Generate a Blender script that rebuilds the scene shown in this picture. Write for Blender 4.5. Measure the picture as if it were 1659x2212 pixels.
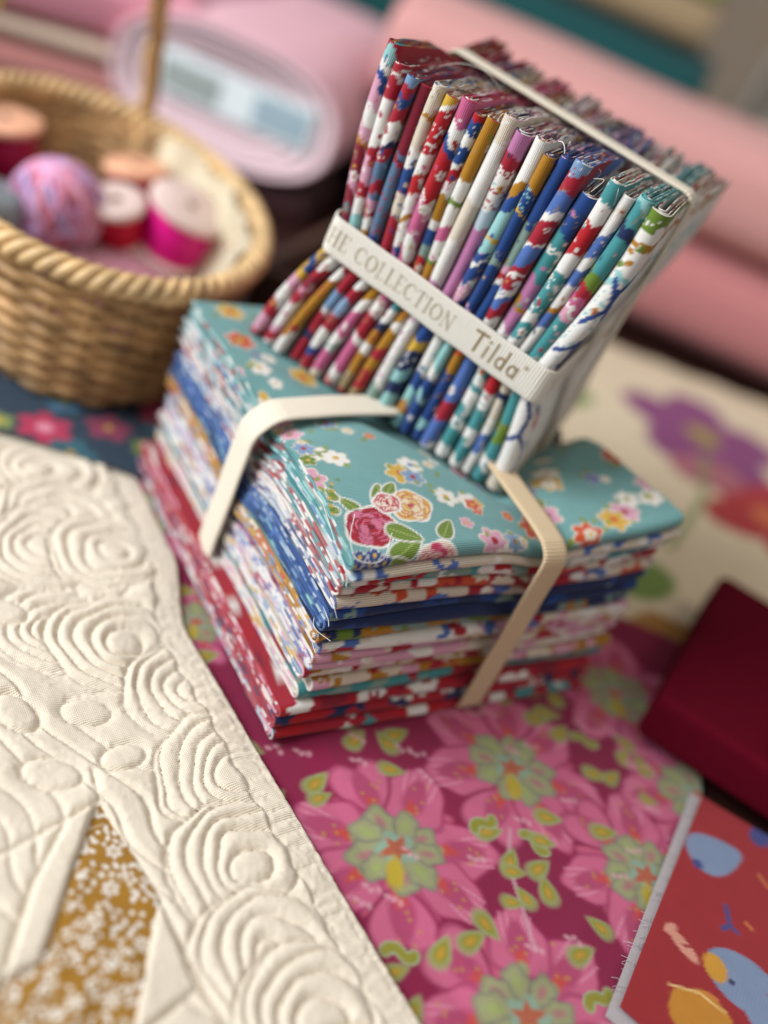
import bpy, math
import numpy as np

scene = bpy.context.scene
for o in list(bpy.data.objects):
    bpy.data.objects.remove(o)

# ------------------------------------------------------------------ camera
PITCH, ROLL = math.radians(32.33), math.radians(23.9)
CAM = np.array([0.001, -0.271, 0.279])
cam_data = bpy.data.cameras.new('camera')
cam = bpy.data.objects.new('camera', cam_data)
scene.collection.objects.link(cam)
_f = np.array([0, math.cos(PITCH), -math.sin(PITCH)])
_r = np.array([1.0, 0, 0]); _u = np.cross(_r, _f)
_R = math.cos(ROLL)*_r + math.sin(ROLL)*_u
_U = math.cos(ROLL)*_u - math.sin(ROLL)*_r
import mathutils
cam.matrix_world = mathutils.Matrix([[_R[i], _U[i], -_f[i], CAM[i]] for i in range(3)] + [[0, 0, 0, 1]])
cam_data.sensor_fit = 'HORIZONTAL'
cam_data.sensor_width = 36.0
cam_data.lens = 36.0*2200/1659
cam_data.clip_start = 0.01
cam_data.clip_end = 50
cam_data.dof.use_dof = True
cam_data.dof.focus_distance = 0.349
cam_data.dof.aperture_fstop = 3.2
scene.camera = cam

# ------------------------------------------------------------------ world and lamps
world = bpy.data.worlds.new('World'); scene.world = world; world.use_nodes = True
bg = world.node_tree.nodes['Background']
bg.inputs[0].default_value = (0.95, 0.93, 0.92, 1)
bg.inputs[1].default_value = 0.42

def area_lamp(name, loc, target, size, size_y, power, color):
    d = bpy.data.lights.new(name, 'AREA'); d.shape = 'RECTANGLE'
    d.size = size; d.size_y = size_y; d.energy = power; d.color = color
    o = bpy.data.objects.new(name, d); scene.collection.objects.link(o)
    o.location = loc
    o.rotation_euler = (mathutils.Vector(target)-mathutils.Vector(loc)).to_track_quat('-Z', 'Y').to_euler()
    return o
area_lamp('window_light', (-1.15, -0.40, 0.90), (0.0, 0.15, 0.05), 0.9, 0.9, 32, (0.95, 0.97, 1.0))
area_lamp('room_light', (0.9, 0.0, 1.7), (0.1, 0.4, 0.0), 0.7, 0.7, 3.5, (1.0, 0.78, 0.58))

scene.view_settings.view_transform = 'Standard'
scene.view_settings.look = 'None'
scene.view_settings.exposure = 0.16
scene.view_settings.gamma = 1.0
scene.view_settings.use_curve_mapping = False

# ------------------------------------------------------------------ helpers
rng = np.random.default_rng(11)

def S(h):
    h = h.lstrip('#')
    c = np.array([int(h[i:i+2], 16)/255 for i in (0, 2, 4)])
    return np.where(c <= 0.04045, c/12.92, ((c+0.055)/1.055)**2.4)

PAL = {k: S(v) for k, v in dict(
    R='a8182f', r='b5121f', D='861730', W='ece9e2', C='dccfbb', P='c9608c', p='d9a0b6', m='bf78a6',
    B='1d4689', b='7b9cc0', s='587694', N='1b2b57', Y='b27c18', y='d4a938', T='439396', t='96cac8',
    G='6a872b', g='86a094', O='cc4e28', K='4f70b4', e='a08a62', l='b9cbd6', M='9c1c50').items()}

_tab = rng.random((256, 256))
def vnoise(x, y, seed=0):
    x = np.asarray(x, float)+seed*17.3; y = np.asarray(y, float)+seed*31.7
    xi = np.floor(x).astype(int); yi = np.floor(y).astype(int)
    fx = x-xi; fy = y-yi
    fx = fx*fx*(3-2*fx); fy = fy*fy*(3-2*fy)
    a = _tab[xi % 256, yi % 256]; b = _tab[(xi+1) % 256, yi % 256]
    c = _tab[xi % 256, (yi+1) % 256]; d = _tab[(xi+1) % 256, (yi+1) % 256]
    return (a*(1-fx)+b*fx)*(1-fy)+(c*(1-fx)+d*fx)*fy

def blotch(x, y, pal, scale, seed, warp=0.45):
    """Print of irregular patches: each jittered cell takes one palette colour (x, y in mm)."""
    X = x/scale+warp*(vnoise(x/scale*1.9, y/scale*1.9, seed+3)-.5)*2
    Y = y/scale+warp*(vnoise(x/scale*1.9, y/scale*1.9, seed+9)-.5)*2
    xi = np.floor(X).astype(int); yi = np.floor(Y).astype(int)
    best = np.full(X.shape, 1e9); idx = np.zeros(X.shape, int)
    for dx in (-1, 0, 1):
        for dy in (-1, 0, 1):
            cx = xi+dx; cy = yi+dy
            jx = _tab[(cx*7+seed*13) % 256, (cy*5+seed) % 256]; jy = _tab[(cx*3+seed*5) % 256, (cy*11+seed*3) % 256]
            d = (X-cx-jx)**2+(Y-cy-jy)**2
            k = (_tab[(cx*13+seed*7) % 256, (cy*17+seed*29) % 256]*len(pal)).astype(int)
            m = d < best
            best = np.where(m, d, best); idx = np.where(m, k, idx)
    cols = np.array([PAL[c] for c in pal])
    return cols[np.clip(idx, 0, len(pal)-1)]

class Print:
    """A flat print painted onto a grid of points; coordinates in mm."""
    def __init__(self, X, Y, base):
        self.X, self.Y = X, Y
        self.c = np.array(base, float) if np.ndim(base) > 1 else np.tile(np.array(base, float), X.shape+(1,))
        self.w = 0.35
    def put(self, dist, col):
        a = np.clip(-dist/self.w+.5, 0, 1)[..., None]
        self.c = self.c*(1-a)+np.asarray(col)*a
    def box(self, cx, cy, R):
        return (np.abs(self.X-cx) < R) & (np.abs(self.Y-cy) < R)
    def ell(self, cx, cy, rx, ry, ang, col, tip=0.0, wob=0.0):
        R = max(rx, ry)*1.25+1
        m = self.box(cx, cy, R)
        if not m.any(): return
        x = self.X[m]-cx; y = self.Y[m]-cy
        c, s = math.cos(ang), math.sin(ang)
        u = x*c+y*s; v = -x*s+y*c
        if tip: v = v/np.maximum(0.12, 1-np.clip(u/rx, -1, 1)*tip)
        k = np.sqrt((u/rx)**2+(v/ry)**2)
        if wob: k = k*(1+wob*np.sin(5*np.arctan2(v, u)+cx))
        a = np.clip(-(k-1)*min(rx, ry)/self.w+.5, 0, 1)[:, None]
        self.c[m] = self.c[m]*(1-a)+np.asarray(col)*a
    def flower(self, cx, cy, n, r, col, core, rcore, ang=0, edge=None, fat=0.8):
        for k in range(n):
            t = ang+2*math.pi*k/n
            if edge is not None:
                self.ell(cx+r*.6*math.cos(t), cy+r*.6*math.sin(t), r*.52, r*fat*1.25*math.pi/n*.75, t, edge)
        for k in range(n):
            t = ang+2*math.pi*k/n
            self.ell(cx+r*.6*math.cos(t), cy+r*.6*math.sin(t), r*.42, r*fat*math.pi/n*.75, t, col)
        self.ell(cx, cy, rcore, rcore, 0, core)
    def stroke(self, pts, w, col):
        pts = np.array(pts, float)
        for p, q in zip(pts[:-1], pts[1:]):
            mid = (p+q)/2; R = np.linalg.norm(q-p)/2+w+1
            m = self.box(mid[0], mid[1], R)
            if not m.any(): continue
            x = self.X[m]-p[0]; y = self.Y[m]-p[1]; d = q-p; L2 = d@d+1e-9
            t = np.clip((x*d[0]+y*d[1])/L2, 0, 1)
            dist = np.hypot(x-t*d[0], y-t*d[1])-w/2
            a = np.clip(-dist/self.w+.5, 0, 1)[:, None]
            self.c[m] = self.c[m]*(1-a)+np.asarray(col)*a

def curve_pts(pts, n=12):
    pts = np.array(pts, float); out = []
    P = np.vstack([2*pts[0]-pts[1], pts, 2*pts[-1]-pts[-2]])
    for i in range(1, len(P)-2):
        for t in np.linspace(0, 1, n, endpoint=False):
            a, b, c, d = P[i-1], P[i], P[i+1], P[i+2]
            out.append(.5*((2*b)+(c-a)*t+(2*a-5*b+4*c-d)*t*t+(3*b-a-3*c+d)*t**3))
    out.append(P[-2]); return np.array(out)

def mk(name, V, Q, mat, parent=None, col=None, uv=None, smooth=True):
    """One mesh object from numpy vertices and quads."""
    V = np.ascontiguousarray(V, dtype=np.float32).reshape(-1, 3)
    Q = np.ascontiguousarray(Q, dtype=np.int32)
    me = bpy.data.meshes.new(name)
    me.vertices.add(len(V)); me.vertices.foreach_set('co', V.ravel())
    me.loops.add(Q.size); me.loops.foreach_set('vertex_index', Q.ravel())
    me.polygons.add(len(Q)); me.polygons.foreach_set('loop_start', np.arange(0, Q.size, Q.shape[1], dtype=np.int32))
    me.polygons.foreach_set('use_smooth', np.full(len(Q), bool(smooth)))
    me.update(calc_edges=True)
    if col is not None:
        a = me.color_attributes.new('Col', 'FLOAT_COLOR', 'POINT')
        c4 = np.ones((len(V), 4), np.float32); c4[:, :3] = np.asarray(col).reshape(-1, 3)
        a.data.foreach_set('color', c4.ravel())
    if uv is not None:
        l = me.uv_layers.new(name='UVMap')
        l.data.foreach_set('uv', np.ascontiguousarray(np.asarray(uv, np.float32).reshape(-1, 2)[Q.ravel()]).ravel())
    me.materials.append(mat)
    o = bpy.data.objects.new(name, me); scene.collection.objects.link(o)
    if parent is not None: o.parent = parent
    return o

def gq(M, N, wrapN=False, wrapM=False, off=0):
    i = np.arange(M if wrapM else M-1)[:, None]; j = np.arange(N if wrapN else N-1)[None, :]
    i2 = (i+1) % M; j2 = (j+1) % N
    return np.stack([i*N+j+0*i, i*N+j2, i2*N+j2, i2*N+j+0*j], -1).reshape(-1, 4)+off

class Bag:
    """Collects grids that become one mesh."""
    def __init__(self): self.V, self.Q, self.C, self.U, self.n = [], [], [], [], 0
    def add(self, P, Q, C=None, U=None):
        P = np.asarray(P, float).reshape(-1, 3)
        self.V.append(P); self.Q.append(np.asarray(Q)+self.n)
        self.C.append(np.broadcast_to(np.asarray(C if C is not None else (1, 1, 1), float).reshape(-1, 3), (len(P), 3)))
        self.U.append(np.asarray(U, float).reshape(-1, 2) if U is not None else P[:, :2])
        self.n += len(P)
    def build(self, name, mat, parent=None, smooth=True):
        return mk(name, np.vstack(self.V), np.vstack(self.Q), mat, parent, np.vstack(self.C), np.vstack(self.U), smooth)

def empty(name, loc=(0, 0, 0)):
    o = bpy.data.objects.new(name, None); o.empty_display_size = 0.02
    o.location = loc; scene.collection.objects.link(o); return o
def tag(o, label, cat, group=None):
    o['label'] = label; o['category'] = cat
    if group: o['group'] = group
    return o
def tube(P, rad, nseg=8, closed=False):
    """Swept tube; returns vertices (M,N,3) and quads."""
    P = np.asarray(P, float); M = len(P)
    T = (np.roll(P, -1, 0)-np.roll(P, 1, 0)) if closed else np.gradient(P, axis=0)
    T = T/(np.linalg.norm(T, axis=1, keepdims=True)+1e-12)
    up = np.array([0, 0, 1.0]); A = np.cross(T, up)
    bad = np.linalg.norm(A, axis=1) < .05
    A[bad] = np.cross(T[bad], np.array([1.0, 0, 0]))
    A /= np.linalg.norm(A, axis=1, keepdims=True); B = np.cross(A, T)
    t = np.linspace(0, 2*math.pi, nseg, endpoint=False)
    r = np.broadcast_to(np.asarray(rad, float), (M,))[:, None, None]
    V = P[:, None]+r*(A[:, None]*np.cos(t)[None, :, None]+B[:, None]*np.sin(t)[None, :, None])
    return V, gq(M, nseg, True, closed)

# ------------------------------------------------------------------ materials
def new_mat(name, rough=0.85, spec=0.25, sheen=0.0):
    m = bpy.data.materials.new(name); m.use_nodes = True
    nt = m.node_tree; b = nt.nodes['Principled BSDF']
    b.inputs['Roughness'].default_value = rough
    b.inputs['Specular IOR Level'].default_value = spec
    if sheen:
        b.inputs['Sheen Weight'].default_value = sheen
        b.inputs['Sheen Roughness'].default_value = 0.6
    return m, nt, b
def math_n(nt, op, a, b=None):
    n = nt.nodes.new('ShaderNodeMath'); n.operation = op
    for i, v in enumerate((a, b)):
        if v is None: continue
        if isinstance(v, (int, float)): n.inputs[i].default_value = v
        else: nt.links.new(v, n.inputs[i])
    return n.outputs[0]
def cloth(name, pitch=0.62, bump=0.25, dark=0.22, rough=0.9, sheen=0.1, rib=False, spec=0.2, mottle=0.10):
    """Printed cotton: vertex print x plain weave (UV in mm) with thread relief."""
    m, nt, b = new_mat(name, rough, spec, sheen)
    at = nt.nodes.new('ShaderNodeAttribute'); at.attribute_name = 'Col'
    uv = nt.nodes.new('ShaderNodeUVMap'); uv.uv_map = 'UVMap'
    ns = nt.nodes.new('ShaderNodeTexNoise'); ns.inputs['Scale'].default_value = 0.55; ns.inputs['Detail'].default_value = 2
    nt.links.new(uv.outputs[0], ns.inputs['Vector'])
    sep = nt.nodes.new('ShaderNodeSeparateXYZ'); nt.links.new(uv.outputs[0], sep.inputs[0])
    jit = math_n(nt, 'MULTIPLY', math_n(nt, 'SUBTRACT', ns.outputs[0], 0.5), 0.15 if rib else 0.35)
    k = math.pi/pitch
    su = math_n(nt, 'SINE', math_n(nt, 'MULTIPLY', math_n(nt, 'ADD', sep.outputs[0], jit), k))
    sv = math_n(nt, 'SINE', math_n(nt, 'MULTIPLY', math_n(nt, 'ADD', sep.outputs[1], jit), k*(1.0 if not rib else 0.35)))
    w = math_n(nt, 'ABSOLUTE', math_n(nt, 'MULTIPLY', su, sv)) if not rib else math_n(nt, 'ABSOLUTE', su)
    if not rib:
        w = math_n(nt, 'ADD', math_n(nt, 'MULTIPLY', w, 0.6), math_n(nt, 'MULTIPLY', math_n(nt, 'ABSOLUTE', su), 0.4))
    n2 = nt.nodes.new('ShaderNodeTexNoise'); n2.inputs['Scale'].default_value = 0.12; n2.inputs['Detail'].default_value = 5
    nt.links.new(uv.outputs[0], n2.inputs['Vector'])
    f = math_n(nt, 'ADD', math_n(nt, 'MULTIPLY', w, dark), 1-dark)
    f = math_n(nt, 'MULTIPLY', f, math_n(nt, 'ADD', math_n(nt, 'MULTIPLY', n2.outputs[0], mottle*2), 1-mottle))
    mx = nt.nodes.new('ShaderNodeVectorMath'); mx.operation = 'SCALE'
    nt.links.new(at.outputs['Color'], mx.inputs[0]); nt.links.new(f, mx.inputs['Scale'])
    nt.links.new(mx.outputs[0], b.inputs['Base Color'])
    bp = nt.nodes.new('ShaderNodeBump'); bp.inputs['Strength'].default_value = bump; bp.inputs['Distance'].default_value = 0.0003
    nt.links.new(w, bp.inputs['Height']); nt.links.new(bp.outputs[0], b.inputs['Normal'])
    return m
def plain(name, col, rough=0.6, noise=0.2, scale=40.0, spec=0.3, stretch=(1, 1, 1), bump=0.0):
    m, nt, b = new_mat(name, rough, spec)
    tc = nt.nodes.new('ShaderNodeTexCoord'); mp = nt.nodes.new('ShaderNodeMapping')
    mp.inputs['Scale'].default_value = stretch
    nt.links.new(tc.outputs['Object'], mp.inputs[0])
    ns = nt.nodes.new('ShaderNodeTexNoise'); ns.inputs['Scale'].default_value = scale; ns.inputs['Detail'].default_value = 4
    nt.links.new(mp.outputs[0], ns.inputs['Vector'])
    rp = nt.nodes.new('ShaderNodeValToRGB'); c = S(col)
    rp.color_ramp.elements[0].position = .3; rp.color_ramp.elements[1].position = .7
    rp.color_ramp.elements[0].color = (*(c*(1-noise)), 1); rp.color_ramp.elements[1].color = (*np.minimum(c*(1+noise), .95), 1)
    nt.links.new(ns.outputs[0], rp.inputs[0]); nt.links.new(rp.outputs[0], b.inputs['Base Color'])
    if bump:
        bp = nt.nodes.new('ShaderNodeBump'); bp.inputs['Strength'].default_value = bump; bp.inputs['Distance'].default_value = 0.001
        nt.links.new(ns.outputs[0], bp.inputs['Height']); nt.links.new(bp.outputs[0], b.inputs['Normal'])
    return m

COTTON = cloth('printed_cotton', 0.72, 0.6, 0.42)
MAROON = cloth('maroon_cotton', 0.7, 0.3, 0.15, sheen=0.0, spec=0.04)
COTTON_FINE = cloth('fine_printed_cotton', 0.5, 0.3, 0.15)
QUILT = cloth('quilt_cotton', 0.70, 0.8, 0.26, mottle=0.06)
TWILL = cloth('twill_ribbon', 1.25, 0.8, 0.40, rib=True, mottle=0.04)
SOLID = cloth('solid_cotton', 0.6, 0.2, 0.12, mottle=0.12)
THREAD = plain('sewing_thread', '8a6a3c', 0.7, 0.1)  # tan thread, darkened so its colour carries the needle-hole shadows
WHITE_THREAD = plain('white_thread', 'ece8e0', 0.7, 0.05)
WICKER = plain('wicker', 'a98558', 0.5, 0.45, 60, 0.4, bump=0.3)
WICKER_LIGHT = plain('pale_wicker', 'cfae7c', 0.45, 0.35, 60, 0.45, bump=0.3)
WOOD = plain('dark_wood', '2a1410', 0.45, 0.35, 14, 0.4, (1, 9, 1))
TRAY_WOOD = plain('walnut', '4a342b', 0.5, 0.3, 20, 0.35, (1, 9, 1))
WALL = plain('wall_paint', '8d7f70', 0.9, 0.06, 5)
CARD = plain('spool_card', 'd9b9a0', 0.6, 0.08)
PAPER = plain('label_paper', 'dfe8ea', 0.6, 0.04)

# ------------------------------------------------------------------ setting: table top, wall
def slab(name, x0, x1, y0, y1, z0, z1, mat, parent=None):
    V = [(x, y, z) for z in (z0, z1) for y in (y0, y1) for x in (x0, x1)]
    Q = [(0, 2, 3, 1), (4, 5, 7, 6), (0, 1, 5, 4), (2, 6, 7, 3), (0, 4, 6, 2), (1, 3, 7, 5)]
    return mk(name, V, Q, mat, parent, smooth=False)
t = slab('table_top', -1.2, 1.2, -.5, 1.5, -.03, 0.0, WOOD); t['kind'] = 'structure'
t = slab('wall', -2.5, 2.5, 1.7, 1.75, -.9, 1.8, WALL); t['kind'] = 'structure'

# ------------------------------------------------------------------ folded fabric
def u_path(a, y0, D, dense=None, nn=15):
    """Outline of one folded layer in (stack x, depth y): back leg, rounded fold, front leg."""
    leg = D-y0
    fr = np.concatenate([[0, .6, 1.5, 3], np.linspace(5, 100, 22)])/100*leg
    lp = fr[::-1][:-1]; ln = fr[1:]
    if dense:
        ln = np.arange(dense, leg, dense)
    th = np.linspace(-math.pi/2, math.pi/2, nn)
    nose = np.stack([a*np.sin(th), -a*1.15*np.cos(th)+a*1.15], 1)
    nose_s = np.cumsum(np.r_[0, np.hypot(*np.diff(nose, axis=0).T)]); nose_s -= nose_s[-1]/2
    y_leg = a*1.15
    P = np.vstack([np.stack([np.full(len(lp), -a), y_leg+lp], 1), nose, np.stack([np.full(len(ln), a), y_leg+ln], 1)])
    s = np.concatenate([nose_s[0]-lp, nose_s, nose_s[-1]+ln])
    P[:, 1] += y0
    return P, s

def folded_fabric(name, parent, T, D, L, tf, paint, cap, n=3, dz=0.0011, dense=None, seed=0, mat=None, zj=0.0009, capstep=.0012, th_=.0005):
    """Fabric folded into n nested layers. tf(x,y,z)->world; paint(s_mm,z_mm); cap(y_mm,k) colours the cut layer ends."""
    bag = Bag(); r = np.random.default_rng(seed)
    th = th_
    step = (T/2-0.0004)/n
    for k in range(n):
        a = T/2-k*step
        yo = k*step*1.1+r.uniform(0, .0008)
        Po, s = u_path(a, yo, D-r.uniform(0, .004), dense if k == 0 else None, 15 if k == 0 else 9)
        tt = min(th, a*.8)
        Pi, _ = u_path(a, yo, D-r.uniform(0, .004), dense if k == 0 else None, 15 if k == 0 else 9)
        sc = (a-tt)/a
        Pi = Po.copy(); Pi[:, 0] = Po[:, 0]*sc; Pi[:, 1] = Po[:, 1]+tt*np.exp(-(Po[:, 1]-yo)/(a+1e-6))
        N = len(s)
        z0 = -r.uniform(0, zj); z1 = L+r.uniform(-zj, zj)
        M = max(4, int((z1-z0)/(dz if k == 0 else .004)))
        Z = np.linspace(0, 1, M)[:, None]
        rag0 = (vnoise(s*180, s*0+k, seed+k)-.5)*zj*1.1; rag1 = (vnoise(s*180, s*0+k+5, seed+k)-.5)*zj*1.1
        zz = (z0+rag0)*(1-Z)+(z1+rag1)*Z
        def lay(P):
            X = np.broadcast_to(P[:, 0], zz.shape); Y = np.broadcast_to(P[:, 1], zz.shape)
            return tf(X, Y, zz)
        WO = lay(Po); WI = lay(Pi)
        SS = np.broadcast_to(s*1000, zz.shape)
        if k == 0:
            col = paint(SS, zz*1000)
        else:
            col = cap(np.broadcast_to(Po[:, 1]*1000, zz.shape)+zz*200, k)
        uv = np.stack([SS, zz*1000], -1)
        bag.add(WO, gq(M, N), col, uv)
        bag.add(WI, gq(M, N)[:, ::-1], col*.95, uv)
        for e, fl in ((0, 1), (M-1, 0)):       # cut ends of the layer
            sd = np.unique(np.concatenate([s, np.arange(s[0], s[-1], capstep)]))
            f2 = lambda A: np.stack([np.interp(sd, s, A[:, q]) for q in (0, 1)], 1)
            Pc, Pj = f2(Po), f2(Pi); ze = np.interp(sd, s, zz[e])
            so = -1 if e == 0 else 1
            cv = np.vstack([tf(Pc[:, 0], Pc[:, 1], ze), tf(Pc[:, 0]*.85+Pj[:, 0]*.15, Pc[:, 1]*.85+Pj[:, 1]*.15, ze+so*tt*.45), tf(Pc[:, 0]*.5+Pj[:, 0]*.5, Pc[:, 1]*.5+Pj[:, 1]*.5, ze+so*tt*.62), tf(Pc[:, 0]*.15+Pj[:, 0]*.85, Pc[:, 1]*.15+Pj[:, 1]*.85, ze+so*tt*.45), tf(Pj[:, 0], Pj[:, 1], ze)])
            cc = cap(Pc[:, 1]*1000+np.where(sd < 0, 57.0, 0.0), k+(3 if e else 0)); cc = np.vstack([cc]*5)
            q = gq(5, len(sd)); q = q if fl else q[:, ::-1]
            uc = np.stack([sd*1000, ze*1000], 1)
            bag.add(cv, q, cc, np.vstack([uc+[0, .25*g] for g in range(5)]))
        for e in (0, N-1):
            cv = np.stack([WO[:, e], WI[:, e]], 0)
            bag.add(cv, gq(2, M), np.concatenate([col[:, e], col[:, e]]), np.concatenate([uv[:, e], uv[:, e]]))
    return bag.build(name, mat or COTTON, parent)

def parse(seq):
    return [(t[0], float(t[1:])) for t in seq.split()]

def seq_paint(top, low, seed, zlen=124.0, gap=(66.0, 80.0), spots=22, extra=''):
    """Print along a fold: colour runs (mm) above and below the ribbon, ragged edges, small motifs."""
    runs = []
    for seq, a, b in ((top, 0, gap[0]+4), (low, gap[1]-4, zlen+3)):
        p = parse(seq); tot = sum(v for _, v in p); pos = a
        for c, v in p:
            runs.append((pos, c)); pos += v/tot*(b-a)
    st = np.array([q[0] for q in runs]); cols = np.array([PAL[q[1]] for q in runs])
    names = [q[1] for q in runs]
    def f(s, z):
        d = zlen-z
        w = d+2.4*(vnoise(s/4.2, d/4.2, seed)-.5)*2+.55*(vnoise(s/1.1, d/1.1, seed+5)-.5)*2+s*0.45*math.sin(seed*2.1)
        i = np.clip(np.searchsorted(st, w.ravel(), side='right')-1, 0, len(st)-1).reshape(w.shape)
        base = cols[i]
        fine = (vnoise(s/.8, d/.8, seed+40) > .78) & (((i*7+seed) % 5) > 3)
        base = np.where(fine[..., None], cols[(i*5+3) % len(cols)], base)
        # thin dark or pale drawing lines around some of the patches
        pr = Print(s, d, base); pr.w = .3
        r = np.random.default_rng(seed+100)
        ch = (extra or ''.join(names))
        for k in range(spots):
            cx = r.uniform(-5, 5); cy = r.uniform(0, zlen)
            cc = PAL[ch[r.integers(len(ch))]]
            sz = r.uniform(.35, 1.25)
            u = r.random()
            if u < .45: pr.ell(cx, cy, sz, sz*r.uniform(.6, 1), r.uniform(0, 3), cc)
            elif u < .65:
                pr.ell(cx, cy, sz*1.5, sz*1.5, 0, cc, wob=.2); pr.ell(cx, cy, sz*.6, sz*.6, 0, PAL['R' if r.random() < .5 else 'y'])
            elif u < .85: pr.ell(cx, cy, sz*1.8, sz*.7, r.uniform(0, 3), cc, tip=.5)
            else:
                a = r.uniform(0, 3); pr.stroke(curve_pts([(cx, cy), (cx+2*math.cos(a), cy+2*math.sin(a)), (cx+3*math.cos(a+.8), cy+3*math.sin(a+.8))], 4), .3, PAL['e'])
        return pr.c
    return f
def cap_paint(pal, seed, sc=3.2, mix=.28):
    def f(y, k):
        y = np.asarray(y, float)
        av = np.mean([PAL[c] for c in pal], 0)
        return (1-mix)*blotch(y, np.full(y.shape, 9.0*k), pal, sc, seed)+mix*av
    return f

# ------------------------------------------------------------------ upper bundle, standing on edge
UO = np.array([-.0731, .1088, .0905])
UM = np.array([[.973, .2233, .0575], [-.2237, .9747, .0005], [-.056, -.0133, .9983]])
UW, UD, UH, UZ = .1150, .119, .124, .0505
NF = 20
UT = [  # (colours above the ribbon, below it, palette of the cut ends, top offset mm, nose offset mm)
 ('R2 t3 W3 B4 p7 W5 p5 Y2 D9 p4 D11 T6', 'y4 B3 y4 p3 W6 R5 p4 R4', 'RRDYT', 1.0, 2.5),
 ('R2 W1 R11 W18 R5 p10 R7 W5 t13 R2', 'W6 R4 D4 p2 R5 W9 p4 R3 W4', 'RRRDW', -4.5, 1.0),
 ('b4 R5 B6 R8 W9 N2 R6 s9 R5 s4 p3 R5 W6 Y5 R6', 'W7 Y20 W9', 'RRBNWD', -5.5, 0.8),
 ('D27 s3 R3 s28 B5 R6', 'R8 b6 W3 R8 N2 R9', 'RDDRN', -7.0, 1.8),
 ('C9 Y2 C12 W5 B10 C9 R12 D6', 'W5 R4 b4 R6 W5 B3 R7', 'WCWNYb', -4.0, 1.5),
 ('y3 W2 r16 W9 r8 W6 Y3 W10 B5 W5', 'Y7 W7 P9 W4 g4 P7 C6', 'WYNrC', -5.0, 0.3),
 ('P9 W8 B4 r18 W4 P14 W7 P10', 'P5 W6 R8 W3 P12 W5 R4', 'PrWPR', -3.0, 0.0),
 ('r3 B7 W5 B5 W3 r5 W6 Y8 W6 B6 g6 r6 p6', 'T5 W4 N4 Y6 W4 Y7 e6 R5', 'NWYrN', -5.0, 1.2),
 ('Y25 W8 G3 W6 P5 W8 G3 Y12', 'Y7 W3 Y6 R3 Y5 R7 e6', 'YNWrY', -4.5, 0.6),
 ('C8 W20 C14 W16 m6', 'W26 g5 W5', 'CWpNW', -1.5, 0.4),
 ('m8 R5 W14 l5 m28', 'B9 y4 N7 t5 N6 t5 N5', 'WCrpN', -3.0, 0.9),
 ('W18 Y4 B7 t11 y2 t5 B5 W2 B7 p9 B6', 'W18 B6 t5 Y4 t7', 'NYWNp', -2.5, 0.0),
 ('Y13 B8 y1 B18 g3 B16 p2 B4', 't13 W4 B5 t3 B14', 'NBNpYW', -5.5, 0.5),
 ('B24 g15 p3 R3 W2 B16', 'O5 Y6 B10 B6 t3 B6', 'NBNBp', -3.5, 2.0),
 ('b3 R8 K9 W3 R7 W2 K8 R3 W2 R4 W5 K4 R5 W6', 'R4 K16 R6 K8 W4', 'KRWbK', -2.5, 0.0),
 ('B15 T6 W3 T10 m9 Y4 m6 W5', 'W4 T2 W3 T2 W5 T3 W4 T5 W5', 'WRCWb', -11.0, 1.4),
 ('T7 W8 r14 W5 T20 W3 T6 W5', 'r11 W5 T8 W4 T6 W5', 'WrTCW', -2.5, 0.1),
 ('W12 K9 W5 K6 W9 Y3 K7 W10', 'C8 N2 C5 W4 K4 W9', 'TWgrW', -5.0, 1.0),
 ('t4 T7 N4 T16 G7 R5 P5 W2 p5 T20', 'T14 G6 T5 W3 T6', 'TTtWT', -2.0, 1.3),
 ('G7 W4 Y3 W12 t3 W40', 'W30 C6', 'CWCWR', -3.5, 0.0),
]
ub = empty('fabric_bundle', tuple(UO))
tag(ub, 'upright bundle of folded printed fabrics tied with lettered cream ribbon, on the teal bundle', 'fabric bundle')

_w = np.random.default_rng(77).uniform(.80, 1.22, NF); _w /= _w.sum(); UF = np.cumsum(_w)-_w/2; UTW = _w*NF
def upper_tf(i, top_off, nose_off, back=0.0):
    r = np.random.default_rng(300+i)
    f = UF[i]; UZ = .0570-.0085*f
    ph = r.uniform(0, 6); am = r.uniform(.0002, .0007)
    def tf(x, y, z):
        g = np.exp(-((z-UZ)/.019)**2)
        zt = np.clip((z-UZ)/(UH-UZ), -1.2, 1.2)
        sc = 1.0-.135*np.exp(-(np.abs(z-UZ)/.03)**1.3)
        sc = sc+0.02*np.clip(zt, 0, 1)
        xc = (f-.52)*UW*sc+.52*UW
        low = np.clip((UZ-.007-z)/UZ, 0, 1)
        xc = xc-.013*low**.8*(1-f)**2.2
        tx = x*np.where(z > UZ, .97, .93)*(sc*.98)
        bend = am*np.sin(z*70+ph)+am*np.sin(y*60+ph*2)
        # loose outer sheets spring away from the stack behind the ribbon
        spring = back*np.clip((y-.06)/.06, 0, 1)**1.5*np.clip(z/UH, 0, 1)
        X = xc+tx+bend+spring
        Y = y+nose_off/1000*(1-g)+.0018*g+am*1.5*np.sin(z*55+ph)
        top = np.clip(z/UH, 0, 1)**3
        Zz = z+top*(top_off/1000+.0015)*np.exp(-y/.09)+top*(-.004*np.exp(-((y-.066)/.016)**2)+.004*np.clip((y-.085)/.03, 0, 1)*r.uniform(.2, .9)*(1-f*.7))
        Zz = np.maximum(Zz, -.0002)
        P = np.stack([X, Y, Zz], -1)
        return P@UM.T
    return tf

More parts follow.
